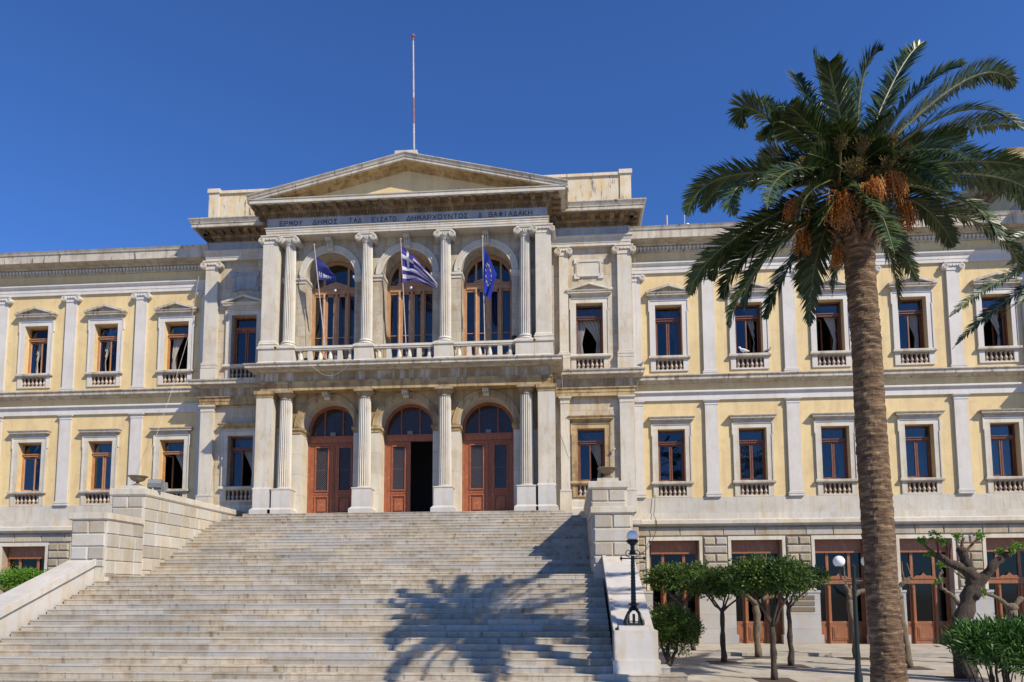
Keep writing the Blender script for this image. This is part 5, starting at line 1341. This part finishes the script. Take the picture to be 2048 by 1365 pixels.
# pollarded trunks
def sprig(mb, c, rnd, r=.10, n=13, size=.07):
    r *= rnd.uniform(.7, 1.3)
    leaves(mb, [(c[0], c[1], c[2], r, r, r*.8)], n*7, size, rnd, .1, .8)
def pollard(x, y, limbs, label, seed, mat='barkpale', tufts=(), shoots=(), group='pollarded trees on the plaza'):
    rnd = random.Random(seed); o = empty('pollarded_tree', (x, y, G), label, 'tree', group)
    mb = MB()
    for pts, r0, r1 in limbs:
        limb(mb, pts, r0, r1, rnd, 12, .018); mb.ball(pts[-1], r1*1.25, 10, 8, (1, 1, .8))
    mb.build('trunk', mat, o, True)
    if shoots:
        mb = MB()
        for a, b, r in shoots: mb.tube([a, tuple((Vector(a)+Vector(b))/2+Vector((rnd.uniform(-.03, .03), 0, 0))), b], [r, r*.85, r*.7], 7)
        mb.build('shoots', 'barkred' if mat == 'bark' else 'barkpale', o)
    if tufts:
        mb = MB()
        for t in tufts: sprig(mb, t, rnd)
        mb.build('crown', 'leafbright', o)
    mb = MB(); mb.box(-.55, .55, -.5, .5, .003, .012); mb.build('soil_pit', 'soil', o)
    return o
# big leaning pollard at the right
pollard(17.7, -9.2, [([(0, 0, 0), (-.02, 0, .8), (.0, 0, 1.6), (.25, .05, 2.2), (.42, .05, 2.7), (.10, 0, 3.0), (-.25, 0, 3.15), (-.55, 0, 3.35)], .29, .08),
     ([(.36, .05, 2.5), (.30, .05, 2.95), (.15, 0, 3.25), (.08, 0, 3.5)], .17, .11), ([(.30, 0, 2.2), (.62, 0, 2.75), (.9, -.1, 3.15), (1.2, -.1, 3.35)], .15, .10)],
    'thick dark leaning pollarded tree with red-brown shoots, right of the palm trunk', 31, 'bark',
    tufts=[(-.95, 0, 3.75), (-.62, 0, 3.93), (-.50, -.05, 3.75), (.02, 0, 3.88), (.62, 0, 3.9), (.55, 0, 2.35), (1.3, -.2, 3.5), (1.1, 0, 3.45), (1.55, -.1, 3.6), (-.75, 0, 3.4)],
    shoots=[((-.50, 0, 3.30), (-.95, 0, 3.70), .045), ((-.52, 0, 3.35), (-.56, 0, 3.80), .05), ((-.22, 0, 3.2), (-.18, 0, 3.70), .05), ((.08, 0, 3.45), (.16, 0, 3.85), .05), ((.14, 0, 3.4), (.58, 0, 3.85), .045)])
pollard(13.75, -3.06, [([(0, 0, 0), (-.02, 0, 1.1), (-.04, 0, 1.95)], .13, .12), ([(-.04, 0, 1.9), (-.2, 0, 2.1), (-.3, 0, 2.2)], .09, .07), ([(-.02, 0, 1.9), (.35, 0, 2.15), (.75, 0, 2.2), (1.0, 0, 2.25)], .08, .05)],
    'short pale pollard stump with knobbed arms before the second wooden door', 32, tufts=[(1.02, 0, 2.35)], shoots=[((.95, 0, 2.25), (1.3, 0, 2.75), .02)])
pollard(17.05, -3.44, [([(0, 0, 0), (-.08, 0, 1.2), (-.15, 0, 2.15)], .12, .10), ([(-.15, 0, 2.1), (-.2, 0, 2.4), (-.28, 0, 2.55)], .10, .06), ([(-.12, 0, 2.1), (.15, 0, 2.35), (.4, 0, 2.38)], .10, .08)],
    'slender pale pollard just behind the two-armed lamp post', 33, shoots=[((-.22, 0, 2.5), (-.32, 0, 3.3), .03), ((.42, 0, 2.4), (.52, 0, 3.6), .03)])
pollard(17.42, -6.5, [([(0, 0, 0), (-.12, 0, 1.2), (-.18, 0, 2.2)], .13, .11), ([(-.18, 0, 2.1), (-.22, 0, 2.45), (.0, 0, 2.65), (.2, 0, 2.8)], .10, .05)],
    'pale twisted pollard immediately right of the palm trunk', 34, shoots=[((0, 0, 2.7), (-.05, 0, 3.3), .028), ((.22, 0, 2.8), (.1, 0, 3.25), .022)])
pollard(20.05, -5.0, [([(0, 0, 0), (-.1, 0, 1.0), (-.22, 0, 1.95)], .12, .11), ([(-.22, 0, 1.9), (-.5, 0, 2.25), (-.75, 0, 2.45), (-.85, 0, 2.75), (-.75, 0, 3.0)], .07, .035), ([(-.2, 0, 1.9), (.1, 0, 2.3), (.3, 0, 2.65), (.0, 0, 2.75), (-.25, 0, 2.95)], .07, .03)],
    'pale pollard with two thin forked arms behind the leaning tree', 35, tufts=[(-.85, 0, 2.7), (-.72, 0, 3.25)], shoots=[((-.72, 0, 2.95), (-.85, 0, 3.4), .025), ((-.25, 0, 2.9), (-.5, 0, 3.2), .022)])
pollard(21.9, -4.2, [([(0, 0, 0), (.02, 0, 1.0), (0, 0, 1.8)], .17, .16), ([(0, 0, 1.75), (-.4, 0, 2.1), (-.8, 0, 2.3), (-1.0, 0, 2.6)], .09, .05), ([(0, 0, 1.75), (.3, 0, 2.1)], .1, .08)],
    'stout pollard stump at the right edge above the oleander', 36)
# round bush by the pedestal
def bush(name, x, y, blobs, mat, label, n, size, narrow, stems, seed):
    rnd = random.Random(seed); o = empty(name, (x, y, G), label, 'shrub')
    mb = MB()
    for a, b, r in stems:
        limb(mb, [a, tuple((Vector(a)+Vector(b))/2+Vector((rnd.uniform(-.05, .05), 0, 0))), b], r, r*.5, rnd, 7, .015)
    mb.build('stems', 'bark', o, True)
    mb = MB(); leaves(mb, blobs, n, size, rnd, .35, narrow, -.2); mb.build('foliage', mat, o)
    return o
bush('round_shrub', 10.12, -6.25, [(-.1, 0, 1.35, .62, .6, .5), (.35, 0, 1.30, .6, .55, .45), (.75, .1, 1.15, .35, .4, .35), (.1, .1, 1.65, .5, .5, .3), (-.25, -.1, .95, .4, .4, .4), (.3, -.1, .75, .42, .4, .35)],
     'leaf', 'dense round dark green bush beside the lamp pedestal', 9000, .11, .28, [((0, 0, 0), (0, 0, .7), .11), ((.05, 0, .1), (.35, 0, .9), .07), ((0, 0, .1), (-.25, 0, .9), .06), ((.3, 0, .35), (.62, 0, .8), .03)], 41)
stems = []
rr_ = random.Random(9)
for i in range(34):
    a = rr_.uniform(0, 6.28); r = rr_.uniform(.1, .5); stems.append(((r*math.cos(a)*.7, r*math.sin(a)*.6, 0), (math.cos(a)*r*1.8, math.sin(a)*r*1.5, rr_.uniform(1.0, 1.5)), .018))
bush('oleander', 15.75, -14.2, [(-.55, -.1, 1.38, .45, .4, .22), (-.1, 0, 1.45, .5, .5, .25), (.4, 0, 1.48, .55, .5, .28), (.9, 0, 1.45, .6, .5, .3), (-.3, -.2, 1.15, .4, .4, .25), (.3, -.3, 1.15, .5, .4, .3), (.9, -.2, 1.1, .5, .4, .3)],
     'oleander', 'oleander shrub with narrow leaves and bare stems in the bottom right corner', 9000, .17, .16, stems, 42)
